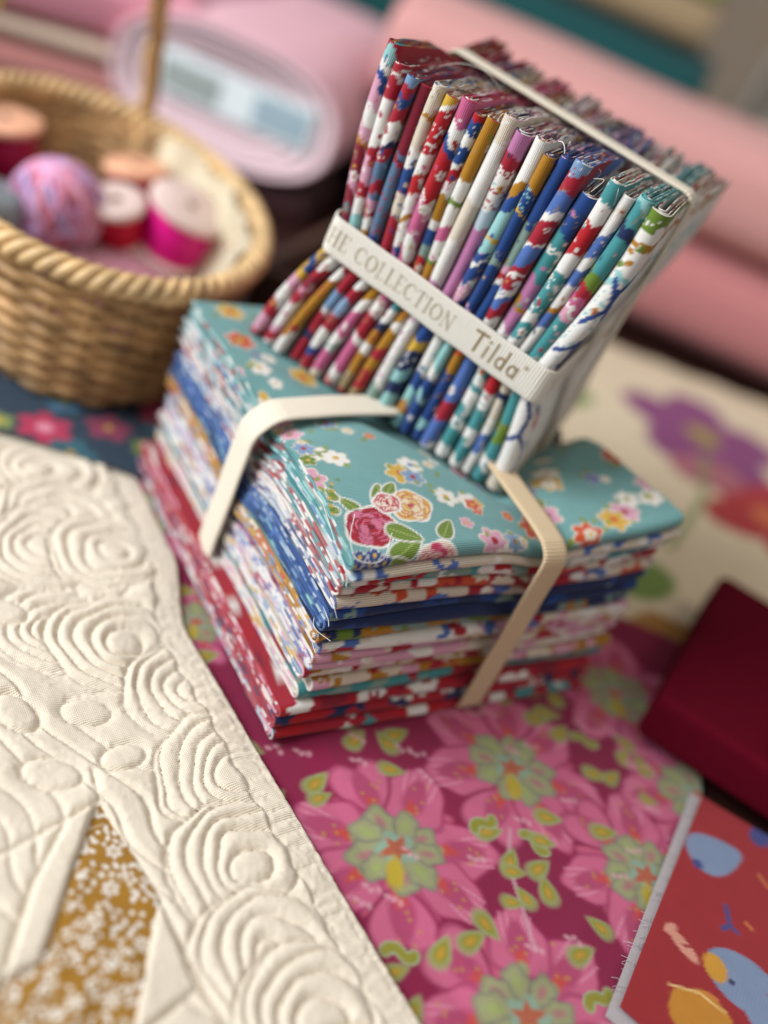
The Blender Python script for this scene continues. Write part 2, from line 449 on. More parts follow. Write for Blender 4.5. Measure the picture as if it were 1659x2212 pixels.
def branch_print(s, z, base):
    """White outer sheet with blue branches (mm: s from the fold, z height)."""
    pr = Print(s+5.0, z, base); bl = S('2a4a8c'); pr.w = .3
    for pts, w in (([(4, 97), (7, 92), (9, 86), (5, 80), (3, 77)], 1.3), ([(14, 104), (11, 97), (8, 91), (10, 84), (13, 75), (10, 66), (14, 52), (22, 44)], 1.5),
                   ([(2, 63), (7, 66), (10, 70)], 1.2), ([(6, 40), (9, 33), (7, 26), (13, 18), (10, 8)], 1.3), ([(9, 33), (17, 36), (26, 30)], 1.0), ([(7, 26), (2, 22), (-2, 20)], 1.1),
                   ([(20, 110), (26, 98), (24, 86), (30, 70)], 1.2), ([(13, 18), (20, 20), (27, 12)], 1.0)):
        pr.stroke(curve_pts(pts, 8), w*1.5, bl)
    for cx, cy, a in ((16, 86, 1.0), (19, 82, .6), (15, 81, 1.4), (17, 78, 2.0), (11, 58, .4), (13, 55, .9), (15, 58, 1.5), (18, 52, 0), (28, 92, .5), (20, 34, .4), (17, 14, .9), (24, 60, .4)):
        pr.ell(cx, cy, 2.4, 1.3, a, bl, tip=.5)
        for q in range(4): pr.ell(cx-1.2+q*.8, cy+(q % 2)*.5-.2, .22, .22, 0, PAL['l'])
    for cx, cy in ((26, 80), (30, 64), (24, 50), (29, 40), (34, 100), (22, 28)):
        pr.flower(cx, cy, 5, 4.2, S('b3192c'), PAL['y'], 1.0, cx)
    for cx, cy, c in ((3, 108, 'Y'), (5, 104, 'Y'), (2, 102, 'G'), (6, 110, 'G'), (4, 99, 't')):
        pr.ell(cx, cy, 1.6, 1.2, .5, PAL[c], wob=.1)
    for k in range(9): pr.ell(3.5+1.6*math.sin(k), 113-k*1.6, .35, .35, 0, PAL['W'])
    return pr.c

for i, (a, b, c, to, no) in enumerate(UT):
    pf = seq_paint(a, b, 20+i, spots=34 if i not in (3, 9, 10, 12, 13, 19) else 9)
    if i == NF-1:
        base_pf = pf
        pf = lambda s, z: branch_print(s, z, base_pf(s, z))
    folded_fabric('folded_fabric', ub, UW/NF*UTW[i]*(1.03 if i < NF-1 else 1.75), UD-.004*(i % 3), UH, upper_tf(i, to, no, .005 if i == NF-1 else (.002 if i == NF-2 else 0)),
                  pf, cap_paint(c, 40+i, 4.5, .08), n=3, dz=.0009, dense=.0012 if i == NF-1 else None, seed=500+i, zj=.0005)

# ------------------------------------------------------------------ ribbons with lettering
def letters():
    """Stroke shapes in a unit box 0..1 high: (width, [(polyline, weight)])."""
    th, tk = .055, .13
    def arc(cx, cy, rx, ry, a0, a1, n=18):
        t = np.radians(np.linspace(a0, a1, n)); return [(cx+rx*math.cos(q), cy+ry*math.sin(q)) for q in t]
    d = {}
    d['T'] = (.62, [([(.31, 0), (.31, 1)], tk), ([(.02, .98), (.6, .98)], th), ([(.02, .98), (.02, .78)], th), ([(.6, .98), (.6, .78)], th), ([(.18, .02), (.44, .02)], th)])
    d['H'] = (.72, [([(.14, 0), (.14, 1)], tk), ([(.58, 0), (.58, 1)], tk), ([(.14, .52), (.58, .52)], th), ([(.02, .02), (.26, .02)], th), ([(.46, .02), (.7, .02)], th), ([(.02, .98), (.26, .98)], th), ([(.46, .98), (.7, .98)], th)])
    d['E'] = (.56, [([(.14, 0), (.14, 1)], tk), ([(.02, .02), (.52, .02)], th), ([(.02, .98), (.5, .98)], th), ([(.14, .52), (.4, .52)], th), ([(.52, .02), (.52, .2)], th), ([(.5, .98), (.5, .82)], th)])
    d['L'] = (.54, [([(.14, 0), (.14, 1)], tk), ([(.02, .02), (.5, .02)], th), ([(.5, .02), (.5, .22)], th), ([(.02, .98), (.26, .98)], th)])
    d['I'] = (.3, [([(.15, 0), (.15, 1)], tk), ([(.03, .02), (.27, .02)], th), ([(.03, .98), (.27, .98)], th)])
    d['N'] = (.74, [([(.12, 0), (.12, 1)], th), ([(.6, 0), (.6, 1)], th), ([(.12, 1), (.6, 0)], tk), ([(.02, .02), (.22, .02)], th), ([(.5, .98), (.72, .98)], th)])
    d['O'] = (.76, [(arc(.38, .5, .31, .47, 0, 360, 30), .07), (arc(.38, .5, .31, .45, 130, 230), tk), (arc(.38, .5, .31, .45, -50, 50), tk)])
    d['C'] = (.68, [(arc(.38, .5, .31, .47, 45, 315, 26), .07), (arc(.38, .5, .31, .45, 130, 230), tk), ([(.6, .83), (.62, .7)], th)])
    d['t1'] = (.62, [([(.3, 0), (.32, 1)], .16), ([(.0, .93), (.62, 1.0)], .15)])
    d['i'] = (.24, [([(.11, 0), (.11, .6)], .14), ([(.11, .84), (.12, .86)], .16)])
    d['l'] = (.24, [([(.11, 0), (.12, 1.0)], .14)])
    d['d'] = (.56, [(arc(.24, .28, .19, .26, 0, 360, 22), .12), ([(.45, 0), (.45, .98)], .14)])
    d['a'] = (.56, [(arc(.24, .28, .19, .26, 0, 360, 22), .12), ([(.45, 0), (.45, .56)], .14)])
    d['o'] = (.2, [(arc(.08, .84, .08, .08, 0, 360, 12), .05)])
    d[' '] = (.36, [])
    return d
GLY = letters()
def print_text(pr, text, x0, y0, hgt, col, track=.12):
    x = x0
    for ch in text:
        w, st = GLY[ch]
        for poly, wt in st:
            pr.stroke([(x+p[0]*hgt, y0+p[1]*hgt) for p in poly], wt*hgt, col)
        x += (w+track)*hgt
    return x
PHRASE = ['T', 'H', 'E', ' ', 'C', 'O', 'L', 'L', 'E', 'C', 'T', 'I', 'O', 'N', ' ', ' ', 't1', 'i', 'l', 'd', 'a', 'o', ' ', ' ']

def resample(P, step):
    P = np.vstack([P, P[:1]]); s = np.r_[0, np.cumsum(np.linalg.norm(np.diff(P, axis=0), axis=1))]
    n = max(8, int(s[-1]/step)); q = np.linspace(0, s[-1], n, endpoint=False)
    return np.stack([np.interp(q, s, P[:, k]) for k in range(3)], 1), q
def rounded_loop(x0, x1, y0, y1, r, n=7):
    out = []
    for cx, cy, a in ((x1-r, y0+r, -90), (x1-r, y1-r, 0), (x0+r, y1-r, 90), (x0+r, y0+r, 180)):
        for t in np.radians(np.linspace(a, a+90, n)): out.append((cx+r*math.cos(t), cy+r*math.sin(t)))
    return np.array(out)
def ribbon(name, parent, loop, wdir, centre, width, step, text_at=None, thick=.0007, edge=None, col='e8e2d5'):
    """Closed band round a bundle; loop (n,3) path, wdir the band's width direction per point or constant."""
    P, q = resample(loop, step); M = len(P)
    T = np.roll(P, -1, 0)-np.roll(P, 1, 0); T /= np.linalg.norm(T, axis=1, keepdims=True)
    W = np.broadcast_to(np.asarray(wdir, float), P.shape); W = W-(W*T).sum(1, keepdims=True)*T; W /= np.linalg.norm(W, axis=1, keepdims=True)
    N = np.cross(W, T); c = P-np.asarray(centre); flip = np.sign((N*c).sum(1).sum()); N *= flip
    K = max(4, int(width/step)) if text_at is not None else 9
    v = np.linspace(-.5, .5, K)
    wav = (vnoise(q*90, q*0, 3)-.5)*.0008
    out = P[:, None]+W[:, None]*(v*width)[None, :, None]+N[:, None]*((1-(2*np.abs(v))**6)*thick*.35+thick)[None, :, None]+W[:, None]*wav[:, None, None]
    inn = out[:, ::-1]-N[:, None]*(thick*1.3)
    full = np.concatenate([out, inn], 1); NN = full.shape[1]
    X = np.broadcast_to((q*1000)[:, None], (M, K)); Y = np.broadcast_to((v*width*1000)[None], (M, K))
    pr = Print(X, Y, S(col)); pr.w = .3
    if text_at is not None:
        for x0 in text_at: 
            print_text(pr, PHRASE[:15], x0, -3.3, 6.6, S('a99b82'), .10)
            print_text(pr, PHRASE[16:22], x0+73.5, -3.6, 8.0, S('92805f'), .12)
    cc = np.concatenate([pr.c, pr.c[:, ::-1]*.95], 1)
    uvv = np.concatenate([np.stack([X, Y], -1), np.stack([X, Y], -1)[:, ::-1]], 1)
    return mk(name, full, gq(M, NN, True, True), TWILL, parent, cc, uvv)

# band round the folds, at about two fifths of the height
xl, xr = .52*UW-.52*UW*.865-.0008, .52*UW+.48*UW*.865+.0030
lp = rounded_loop(xl, xr, .0004, UD+.004, .0045)
lp3 = np.stack([lp[:, 0], lp[:, 1], UZ+.0055-.0085*(lp[:, 0]-xl)/(xr-xl)], 1)@UM.T
start = int(np.argmin(lp[:, 0]*1.0+lp[:, 1]*1.0))
lp3 = np.roll(lp3, -(start), 0)
ctr = UM@np.array([UW/2, UD/2, UZ])
b1 = ribbon('ribbon', ub, lp3, UM[:, 2], ctr, .0145, .00033, text_at=(-4.0, 104.0, 212.0, 320.0))
b1['label'] = 'wide cream ribbon lettered in tan across the folded edges'
# second band over the top and round the outer sheets
lp = rounded_loop(-.0012, UW+.0022, -.0002, UH-.0012, .004)
yy = .078-.022*np.clip(lp[:, 0]/UW, 0, 1)
lp3 = np.stack([lp[:, 0], yy, lp[:, 1]], 1)@UM.T
b2 = ribbon('ribbon', ub, lp3, UM[:, 1], UM@np.array([UW/2, .066, UH/2]), .0115, .0012, col='e2d8c2')
b2['label'] = 'cream ribbon crossing the top of the upright fabrics'

# ------------------------------------------------------------------ lower bundle, lying flat
YA = math.radians(41.8)
LA = np.array([math.cos(YA), math.sin(YA), 0]); LB = np.array([-math.sin(YA), math.cos(YA), 0])
LH, LD, LL, NL = .0865, .163, .150, 17
LO = np.array([0, 0, .0028])
lb = empty('fabric_bundle', tuple(LO))
tag(lb, 'flat stack of folded printed fabrics under a teal floral one, tied with two ribbons', 'fabric bundle')
SB, SA = .084, .086
LT = [  # bottom to top: nose palette, cut-end palette, offsets along a and b (mm)
 ('RrRRWT', 'RWTpRl', -7, -5), ('RRrWRN', 'RRpWRNR', -6, -4), ('rRRDWR', 'RDRRprW', -5, -3),
 ('TgTgRT', 'WCyWplW', 1, 0), ('YCYpRY', 'WyWKClW', 1, -1), ('CpYRCW', 'WyWpblW', 0, 0),
 ('pCRpCW', 'KWPWKWlR', 1, -1), ('CpRYpC', 'WBKWplW', 0, 0), ('WCpKRW', 'KBWBKylK', 1, -1),
 ('gYgGYN', 'YOYyYbW', 0, 1), ('NNNNBN', 'BNBKBbt', -1, 0), ('BNNNgN', 'BKBbBBl', 1, 1),
 ('CWKCRO', 'WRKBWBWl', 0, 0), ('CRWRCO', 'WRWRNWlWW', 2, 1), ('TgWrTT', 'WTRrWTWl', -1, 0),
 ('CCWKCC', 'tWKWtKWl', 0, -1), ('TTTTTT', 'TTtWTRt', 0, 0)]
_w = np.random.default_rng(78).uniform(.70, 1.30, NL); _w[10:12] = 1.15; _w /= _w.sum(); LF = np.cumsum(_w)-_w/2; LTW = _w*NL
def lower_tf(i, oa, ob):
    r = np.random.default_rng(800+i)
    zc = LF[i]*LH; ph = r.uniform(0, 6); am = r.uniform(.0002, .0008)
    r_off = r.uniform(-.0022, .0022)
    def tf(x, y, z):            # x thickness (up), y depth from the folds, z along the folds
        b = y+ob/1000; a = z+oa/1000
        h = zc+x
        k = h/LH
        ea = np.exp(-np.clip(z, 0, 1)/.022)+np.exp(-np.clip(LL-z, 0, 1)/.022); eb = np.exp(-np.clip(y, 0, 1)/.022)
        dip = .0095*np.exp(-((y-SB)/.017)**2)*ea+.006*np.exp(-((z-SA)/.015)**2)*eb
        puff = .003*np.exp(-((z-.03)/.03)**2-((y-.035)/.03)**2)
        droop = -.0035*np.exp(-(z/.02)**2-(y/.02)**2)
        rise = .011*np.clip(z/LL, 0, 1.1)**5*np.exp(-y/.10)
        Pw = a[..., None]*LA+b[..., None]*LB+LO-UO
        bx = Pw@UM[:, 0]; by = Pw@UM[:, 1]
        ss = lambda t: np.clip(t, 0, 1)**2*(3-2*np.clip(t, 0, 1))
        sink = (.0005+.0085*np.clip(bx/UW, 0, 1.05))*ss((bx+.012)/.012)*ss((UW+.022-bx)/.020)*ss((by+.014)/.014)*ss((UD+.02-by)/.02)*np.clip(k, 0, 1)**2
        hh = h-sink+k*(-dip+puff*k+droop*k**3+rise)+am*np.sin(a*60+ph)*.7*(1-np.abs(2*k-1))
        pinA = .003*np.exp(-((y-SB)/.02)**2)*np.exp(-np.clip(z, 0, 1)/.03)*np.sin(math.pi*np.clip(k, 0, 1))**.5
        pinB = .0025*np.exp(-((z-SA)/.02)**2)*np.exp(-np.clip(y, 0, 1)/.03)
        wob = am*1.6*np.sin(a*45+ph)
        A = a+pinA*.5+r_off+.007*np.exp(-np.clip(z, 0, 1)/.012)*np.clip(k, 0, 1)**5*np.exp(-((y-SB)/.02)**2); B = b+pinB*.5+wob
        return A[..., None]*LA+B[..., None]*LB+np.maximum(hh, .0001)[..., None]*np.array([0, 0, 1.0])
    return tf

def teal_print(s, z):
    """Teal floral: s depth from the fold edge (mm), z along the fold (mm)."""
    base = np.tile(S('71a3a2'), s.shape+(1,))
    z = (z+4.0)/1.12; s = (s+5.0)/1.12
    pr = Print(z, s, base); pr.w = .4
    W = PAL['W']; r = np.random.default_rng(5)
    def daisy(x, y, c, core, R=4.6, n=6):
        pr.flower(x, y, n, R, c, core, R*.26, r.uniform(0, 3), edge=S('eadfca'))
        for k in range(2): pr.ell(x+r.uniform(-.8, .8)*R*1.5, y+r.uniform(-.8, .8)*R*1.5, 1.4, .8, r.uniform(0, 3), S('8d9c3c'))
    def leaf(x, y, a, L=5, c='6c8630'):
        pr.ell(x, y, L+.6, L*.5+.6, a, W, tip=.35); pr.ell(x, y, L, L*.5, a, S(c), tip=.4)
        pr.stroke([(x-L*.8*math.cos(a), y-L*.8*math.sin(a)), (x+L*.8*math.cos(a), y+L*.8*math.sin(a))], .35, S('a9b866'))
    def rose(x, y, R, c1, c2, c3):
        pr.ell(x, y, R+.9, R*.85+.9, .3, W, wob=.06); pr.ell(x, y, R, R*.85, .3, c1, wob=.06)
        for ring, (rr, n) in enumerate(((.72, 6), (.50, 5), (.28, 4))):
            for k in range(n):
                t = k*2*math.pi/n+ring*.5+x; px, py = x+R*rr*math.cos(t), y+.88*R*rr*math.sin(t)
                pr.ell(px, py, R*.30, R*.24, t+1.57, c3); pr.ell(px, py, R*.27, R*.20, t+1.57, (c1, c2)[(k+ring) % 2])
                pr.stroke(curve_pts([(px-R*.2*math.sin(t), py+R*.2*math.cos(t)), (px+R*.1*math.cos(t), py+R*.1*math.sin(t)), (px+R*.2*math.sin(t), py-R*.2*math.cos(t))], 4), R*.05, c2)
        pr.ell(x, y, R*.16, R*.13, 0, c3)
    # bouquet at the near corner
    leaf(22, 31, 1.2); leaf(27, 33, .8, 4); leaf(10, 28, 2.2, 4); leaf(6, 33, 1.8, 3); leaf(4, 38, 1.4, 2.6, 'a7a53a'); leaf(3, 27, 2.6, 3)
    for k in range(10): pr.ell(2+k*.9+r.uniform(-1, 1), 25+k*1.6, .8, .6, k, PAL['G' if k % 2 else 'y'])
    rose(31, 25, 7.5, S('d8a63e'), S('ecd9b0'), S('b9455a'))
    rose(13.5, 18.5, 8.5, S('a8172b'), S('cf6f8c'), S('7d1020'))
    rose(23, 27, 4.5, S('cf5a68'), S('efd9c8'), S('8d1626'))
    leaf(21, 8, .5, 7); leaf(23, 14, -.6, 6); leaf(17, 3, 2.6, 6); leaf(39, 14, .8, 5)
    rose(32, 2, 8.0, S('e4cdbb'), S('c2365a'), S('d9809a'))
    for x, y in ((5, 8), (8, 5), (11, 2), (6, 3), (10, 8), (13, 5), (3, 5), (7, 0), (13, 0), (4, 1)):
        pr.flower(x, y, 5, 2.6, S('27437f'), PAL['y'], .7, x, edge=W)
    for x, y in ((20, -2), (24, -4), (22, 1)): pr.ell(x, y, 3.4, 2.0, .6, S('b01d2e')); pr.ell(x+1, y+1, 2, .8, .6, S('d98aa0'))
    cl = [('b', 'R'), ('W', 'y'), ('y', 'O'), ('p', 'R'), ('W', 'K'), ('O', 'y')]
    for x, y, k in ((11, 54, 4), (16, 51, 1), (7, 58, 0), (36, 41, 2), (43, 46, 4), (40, 39, 0), (-3, 46, 2), (2, 41, 3), (75, 43, 0), (100, 37, 2), (105, 44, 1),
                    (98, 8, 5), (119, 16, 3), (125, 22, 1), (112, 13, 2), (140, 28, 3), (134, 20, 1), (139, 47, 5), (147, 40, 1), (56, 8, 3), (61, 2, 1), (66, 8, 0), (3, 80, 2), (9, 84, 3), (-2, 86, 1),
                    (7, 72, 3), (57, 27, 4), (144, 67, 3), (135, 72, 1), (154, 15, 5), (48, 29, 1), (25, 76, 0), (80, 15, 5), (88, 20, 3), (30, 105, 2), (12, 107, 1), (12, 125, 5), (30, 132, 3), (70, 90, 2), (110, 90, 3), (16, 146, 2), (130, 120, 0)):
        a, b = cl[k]; daisy(x, y, PAL[a], PAL[b], 5.6 if k in (2, 5, 3) else 4.4)
    for q in range(240):
        x, y = r.uniform(-5, 155), r.uniform(-8, 160)
        if x < 48 and y < 40: continue
        if vnoise(np.array(x/14), np.array(y/14), 71) < .42: continue
        c = ['W', 'y', 'O', 'p', 'K', 'G', 'W', 'C'][r.integers(8)]
        if r.random() < .5: pr.flower(x, y, 5, r.uniform(2.0, 3.4), PAL[c], PAL['y'], .7, q, edge=S('eadfca'))
        else: pr.ell(x, y, 1.9, .9, r.uniform(0, 3), S('7f8f3c'), tip=.4)
    return pr.c

for i, (np_, cp, oa, ob) in enumerate(LT):
    topf = i == NL-1
    if topf: pf = lambda s, z: teal_print(s, z)
    else:
        sd = 60+i; pal = np_
        pf = (lambda pal, sd: (lambda s, z: blotch(s, z, pal, 6.5, sd)))(pal, sd)
    folded_fabric('folded_fabric', lb, LH/NL*LTW[i]*1.04, LD, LL+(.004 if i < 3 else 0), lower_tf(i, oa, ob), pf, cap_paint(cp, 90+i, 5.0), n=2, th_=.00105,
                  dz=.0007 if topf else .0016, dense=.0007 if topf else None, seed=900+i, zj=.0010)

def lower_pt(a, b, h): return a*LA+b*LB+np.array([0, 0, h])
def lower_ribbon(axis):
    pts = []
    if axis == 'a':      # over the cut ends and across the top, along the fold direction
        loop = rounded_loop(-.0036, LL+.004, -.0018, LH-.0035, .011)
        for x, z in loop:
            pts.append(lower_pt(x, SB+.004*(1-z/LH), z+.002*np.clip(x/LL, 0, 1)+.0042*math.sin(math.pi*np.clip(x/LL, 0, 1))*(z > .05)))
        w = LB
    else:
        loop = rounded_loop(-.0042, LD+.003, -.0018, LH-.0012, .006)
        for y, z in loop:
            pts.append(lower_pt(SA-.003*(1-z/LH), y, z+.0035*math.sin(math.pi*np.clip(y/LD, 0, 1))*(z > .05)))
        w = LA
    return np.array(pts), w
for ax, lab in (('a', 'cream ribbon over the cut layer ends of the flat stack'), ('b', 'cream ribbon over the rounded folds of the flat stack')):
    P, w = lower_ribbon(ax)
    P = curve_loop = np.vstack([P, P[:1]])
    # refine straight runs so that the ribbon follows the arched top
    Q = []
    for p, q in zip(P[:-1], P[1:]):
        n = max(1, int(np.linalg.norm(q-p)/.006))
        for t in np.linspace(0, 1, n, endpoint=False): Q.append(p*(1-t)+q*t)
    Q = np.array(Q)
    along = Q@(LA if ax == 'a' else LB); ln = LL if ax == 'a' else LD
    topm = Q[:, 2] > LH*.85
    Q[topm, 2] += (.0048 if ax == 'a' else .005)*np.sin(math.pi*np.clip(along[topm]/ln, 0, 1))**.6
    o = ribbon('ribbon', lb, Q, w, lower_pt(LL/2, LD/2, LH/2), .0135 if ax == 'a' else .0115, .001, col='e6dcc8' if ax == 'a' else 'd9c19c')
    o['label'] = lab

# loose threads
def thread(parent, pts, rad=.00016, name='loose_thread'):
    P = curve_pts(pts, 10); V, Q = tube(P, rad, 5)
    return mk(name, V, Q, WHITE_THREAD, parent)
thread(lb, [lower_pt(.004, .016, .090), lower_pt(-.002, .006, .088), lower_pt(-.0025, -.002, .086), lower_pt(.006, -.0035, .0865), lower_pt(.011, .003, .0925)], .00011)
thread(lb, [lower_pt(-.001, .03, .086), lower_pt(-.0035, .012, .083), lower_pt(-.003, .001, .079), lower_pt(-.004, -.004, .076)], .0001)
for k in range(4):
    r = np.random.default_rng(k); h = .045+.006*k
    thread(lb, [lower_pt(-.001, .004+r.uniform(0, .01), h), lower_pt(-.003, r.uniform(-.003, .004), h+r.uniform(-.002, .002)), lower_pt(-.0015+r.uniform(-.003, .001), -.004, h+r.uniform(-.002, .003))], .00009)
def upt(x, y, z): return UM@np.array([x, y, z])
thread(ub, [upt(.066, .016, .121), upt(.071, .012, .124), upt(.0745, .009, .120), upt(.074, .006, .115), upt(.071, .004, .113)])
thread(ub, [upt(.012, .03, .122), upt(.018, .034, .126), upt(.026, .040, .127), upt(.034, .045, .123)], .00012)
for k in range(26):
    r = np.random.default_rng(50+k); x = r.uniform(.03, .112); y = r.uniform(.002, .03)
    thread(ub, [upt(x, y, .1165), upt(x+r.uniform(-.002, .002), y+r.uniform(-.002, .002), .121+r.uniform(-.001, .002)), upt(x+r.uniform(-.003, .003), y+r.uniform(-.003, .004), .121+r.uniform(-.002, .002))], .0001)

# ------------------------------------------------------------------ cream quilt
QE = np.array([.736, -.677]); QV = np.array([-.677, -.736]); Q0 = np.array([-.0547, .022])+.0065*np.array([.677, .736])
SW = []
for _cx, _cy, _R in ((-.150, .078, .026), (-.1285, .052, .025), (-.1225, .0310, .024), (-.1010, .0440, .022), (-.0990, -.0080, .022), (-.0742, .0002, .025), (-.0408, -.0071, .024),
                     (-.0147, -.0349, .027), (.0028, -.0662, .026), (.0206, -.0925, .024), (.0384, -.1046, .024), (.058, -.124, .024)):
    SW.append((_cx+.006*.677, _cy+.006*.736, _R))
OV = [(-.0648, -.0309, .0085, .0058, .5), (-.0620, -.0600, .0095, .0062, .3), (-.0840, -.0440, .009, .006, -.3), (-.112, -.004, .009, .006, .2), (-.0455, -.0420, .008, .0052, .9)]
MUST = np.array([(-.0444, -.0629), (-.0139, -.0851), (-.0036, -.1263), (-.0030, -.150), (-.060, -.165), (-.058, -.150), (-.0344, -.1172)])
STL = np.array([(-.0449, -.0632), (-.0500, -.0735), (-.0480, -.098), (-.0412, -.1260), (-.0344, -.1172)])
STR = np.array([(-.0139, -.0851), (.0072, -.1055), (-.0036, -.1275)])
SEAM = [((-.0720, -.1120), (-.0444, -.0625)), ((-.0444, -.0625), (-.0146, -.0846)), ((-.0146, -.0846), (.030, -.1220)), ((-.0515, -.0528), (-.0444, -.0625)), ((-.0036, -.1263), (.0072, -.1045))]

def poly_sd(x, y, P):
    """Signed distance to a polygon, positive inside."""
    inside = np.zeros(x.shape, bool); d = np.full(x.shape, 1e9)
    n = len(P)
    for i in range(n):
        a, b = P[i], P[(i+1) % n]
        e = b-a; t = np.clip(((x-a[0])*e[0]+(y-a[1])*e[1])/(e@e), 0, 1)
        d = np.minimum(d, np.hypot(x-a[0]-t*e[0], y-a[1]-t*e[1]))
        c = ((a[1] > y) != (b[1] > y))
        with np.errstate(divide='ignore', invalid='ignore'):
            xi = (b[0]-a[0])*(y-a[1])/(b[1]-a[1]+1e-15)+a[0]
        inside ^= c & (x < xi)
    return np.where(inside, d, -d)
def seg_d(x, y, a, b):
    a = np.array(a); e = np.array(b)-a; t = np.clip(((x-a[0])*e[0]+(y-a[1])*e[1])/(e@e), 0, 1)
    return np.hypot(x-a[0]-t*e[0], y-a[1]-t*e[1])
RING = .0064
def edge_shift(u):
    t = np.clip((-u+.004)/.050, 0, 1); return -.0130*t*t*(3-2*t)-.008*np.clip((-u-.03)/.09, 0, 1)
def quilt_fields(x, y):
    """Distance to the nearest stitched line and which motif lies there."""
    u = (x-Q0[0])*QE[0]+(y-Q0[1])*QE[1]; v = (x-Q0[0])*QV[0]+(y-Q0[1])*QV[1]
    v = v-edge_shift(u)
    # echo lines between the motifs
    ph = (u*.35+v*.8)/.0125+1.3*(vnoise(x*38, y*38, 2)-.5)*2
    d = np.abs(ph-np.floor(ph)-.5)*.0125
    d = np.where(v < .0, .0, d)
    who = np.full(x.shape, -1)
    for i, (cx, cy, R) in enumerate(SW):
        wx = x+.0024*(vnoise(x*85, y*85, i)-.5)*2; wy = y+.0024*(vnoise(x*85, y*85, i+7)-.5)*2
        r = np.hypot(wx-cx, wy-cy)
        # rings grow outward from a point shifted towards the border, like a fan of petals
        rr = np.hypot(wx-cx-.30*r*QV[0]*-1, wy-cy-.30*r*QV[1]*-1)
        m = r < R
        g = rr/RING; dd = np.abs(g-np.round(g))*RING
        dd = np.where(rr < RING*.5, RING*.5, dd)
        dd = np.minimum(dd, np.where(m, R-r, 1))
        d = np.where(m, dd, np.minimum(d, np.abs(r-R))); who = np.where(m, i, who)
    for i, (cx, cy, rx, ry, an) in enumerate(OV):
        c, s = math.cos(an), math.sin(an); a = (x-cx)*c+(y-cy)*s; b = -(x-cx)*s+(y-cy)*c
        k = np.hypot(a/rx, b/ry); m = k < 1
        d = np.where(m, (1-k)*ry*1.3, np.minimum(d, (k-1)*ry)); who = np.where(m, 50+i, who)
    # border: short ribs towards the edge
    bw = .0115+.0008*np.sin(u*420)
    fr = (u+.004*(vnoise(u*110, v*40, 33)-.5)*2+.25*v)/.0062; rib = np.abs(fr-np.round(fr))*.0062
    mb = (v < bw)
    d = np.where(mb, np.minimum(np.minimum(rib*.8, np.abs(v-bw)), np.maximum(v-.0035, 0)*.9+.0006), np.minimum(d, np.abs(v-bw)))
    who = np.where(mb, 90, who)
    # open ground round the pieced star
    ds = np.full(x.shape, 1e9)
    for a, b in SEAM: ds = np.minimum(ds, seg_d(x, y, a, b))
    d = np.minimum(d, ds*1.0)
    for P, id_ in ((STL, 95), (STR, 96)):
        q = poly_sd(x, y, P); d = np.where(q > 0, q*1.6, np.minimum(d, np.abs(q))); who = np.where(q > 0, id_, who)
    qm = poly_sd(x, y, MUST); who = np.where(qm > 0, 99, who)
    return u, v, d, who, qm
def quilt_h(x, y, mustard=False):
    u, v, d, who, qm = quilt_fields(x, y)
    amp = np.where(who == 90, .0009, np.where(who >= 95, .0024, .0020))*(.55+.9*vnoise(x*60, y*60, 12))
    q = np.clip(d/.0034, 0, 1)
    h = .0032+amp*np.clip(q*(2-q), 0, 1)**.75
    # cloth puckers where the thread pulls it down
    h += .00034*np.exp(-d/.0020)*(vnoise(x*640+y*160, y*640-x*160, 15)-.5)*2+.00012*(vnoise(x*900, y*900, 25)-.5)*2
    h += .0016*(vnoise(x*45, y*45, 4)-.5)+.0002*(vnoise(x*210, y*210, 5)-.5)
    hm = .0040+.0007*(vnoise(x*170, y*170, 8)-.5)*2+.0010*(1-np.exp(-np.abs(qm)/.004))-.0006*np.exp(-seg_d(x, y, (-.052, -.128), (-.010, -.092))/.0008)-.0006*np.exp(-seg_d(x, y, (-.052, -.142), (-.008, -.112))/.0008)
    if mustard: return hm
    h = np.where(qm > 0, np.minimum(h, hm-.0012), h)
    edge = np.clip(v/.0016, 0, 1)
    h = h*(1-.45*np.clip((-u-.105)/.03, 0, 1))      # thinner where it runs under the blue cloth
    return .0006+(h-.0006)*np.sqrt(np.clip(edge*(2-edge), 0, 1))
qu = np.concatenate([np.arange(-.150, .0, .0008), np.arange(.0, .215, .0005)]); qv = np.concatenate([np.linspace(-.0001, .002, 7), np.arange(.0025, .15, .0006)])
U_, V_ = np.meshgrid(qu, qv, indexing='ij')
V_ = V_+edge_shift(U_)
X_ = Q0[0]+U_*QE[0]+V_*QV[0]; Y_ = Q0[1]+U_*QE[1]+V_*QV[1]
Z_ = quilt_h(X_, Y_)
quilt = empty('quilt', (float(Q0[0]), float(Q0[1]), 0)); qo = np.array([Q0[0], Q0[1], 0])
tag(quilt, 'cream hand-finished quilt with swirl stitching and a mustard star point', 'quilt')
Pq = np.stack([X_, Y_, Z_], -1)-qo
cq = np.tile(S('eee2cd'), X_.shape+(1,))
mk('quilt_top', Pq, gq(*X_.shape), QUILT, quilt, cq, np.stack([U_, V_], -1)*1000)
# backing sheet under it, so that the quilt has thickness
bk = Pq.copy()[::6, ::6]; bk[..., 2] = .0004
mk('backing', bk, gq(*bk.shape[:2])[:, ::-1], QUILT, quilt, np.tile(S('e6dac6'), bk.shape[:2]+(1,)), bk[..., :2]*1000)

# mustard star point
mx, my = np.meshgrid(np.arange(-.066, .002, .0003), np.arange(-.168, -.060, .0003), indexing='ij')
qm = poly_sd(mx, my, MUST)
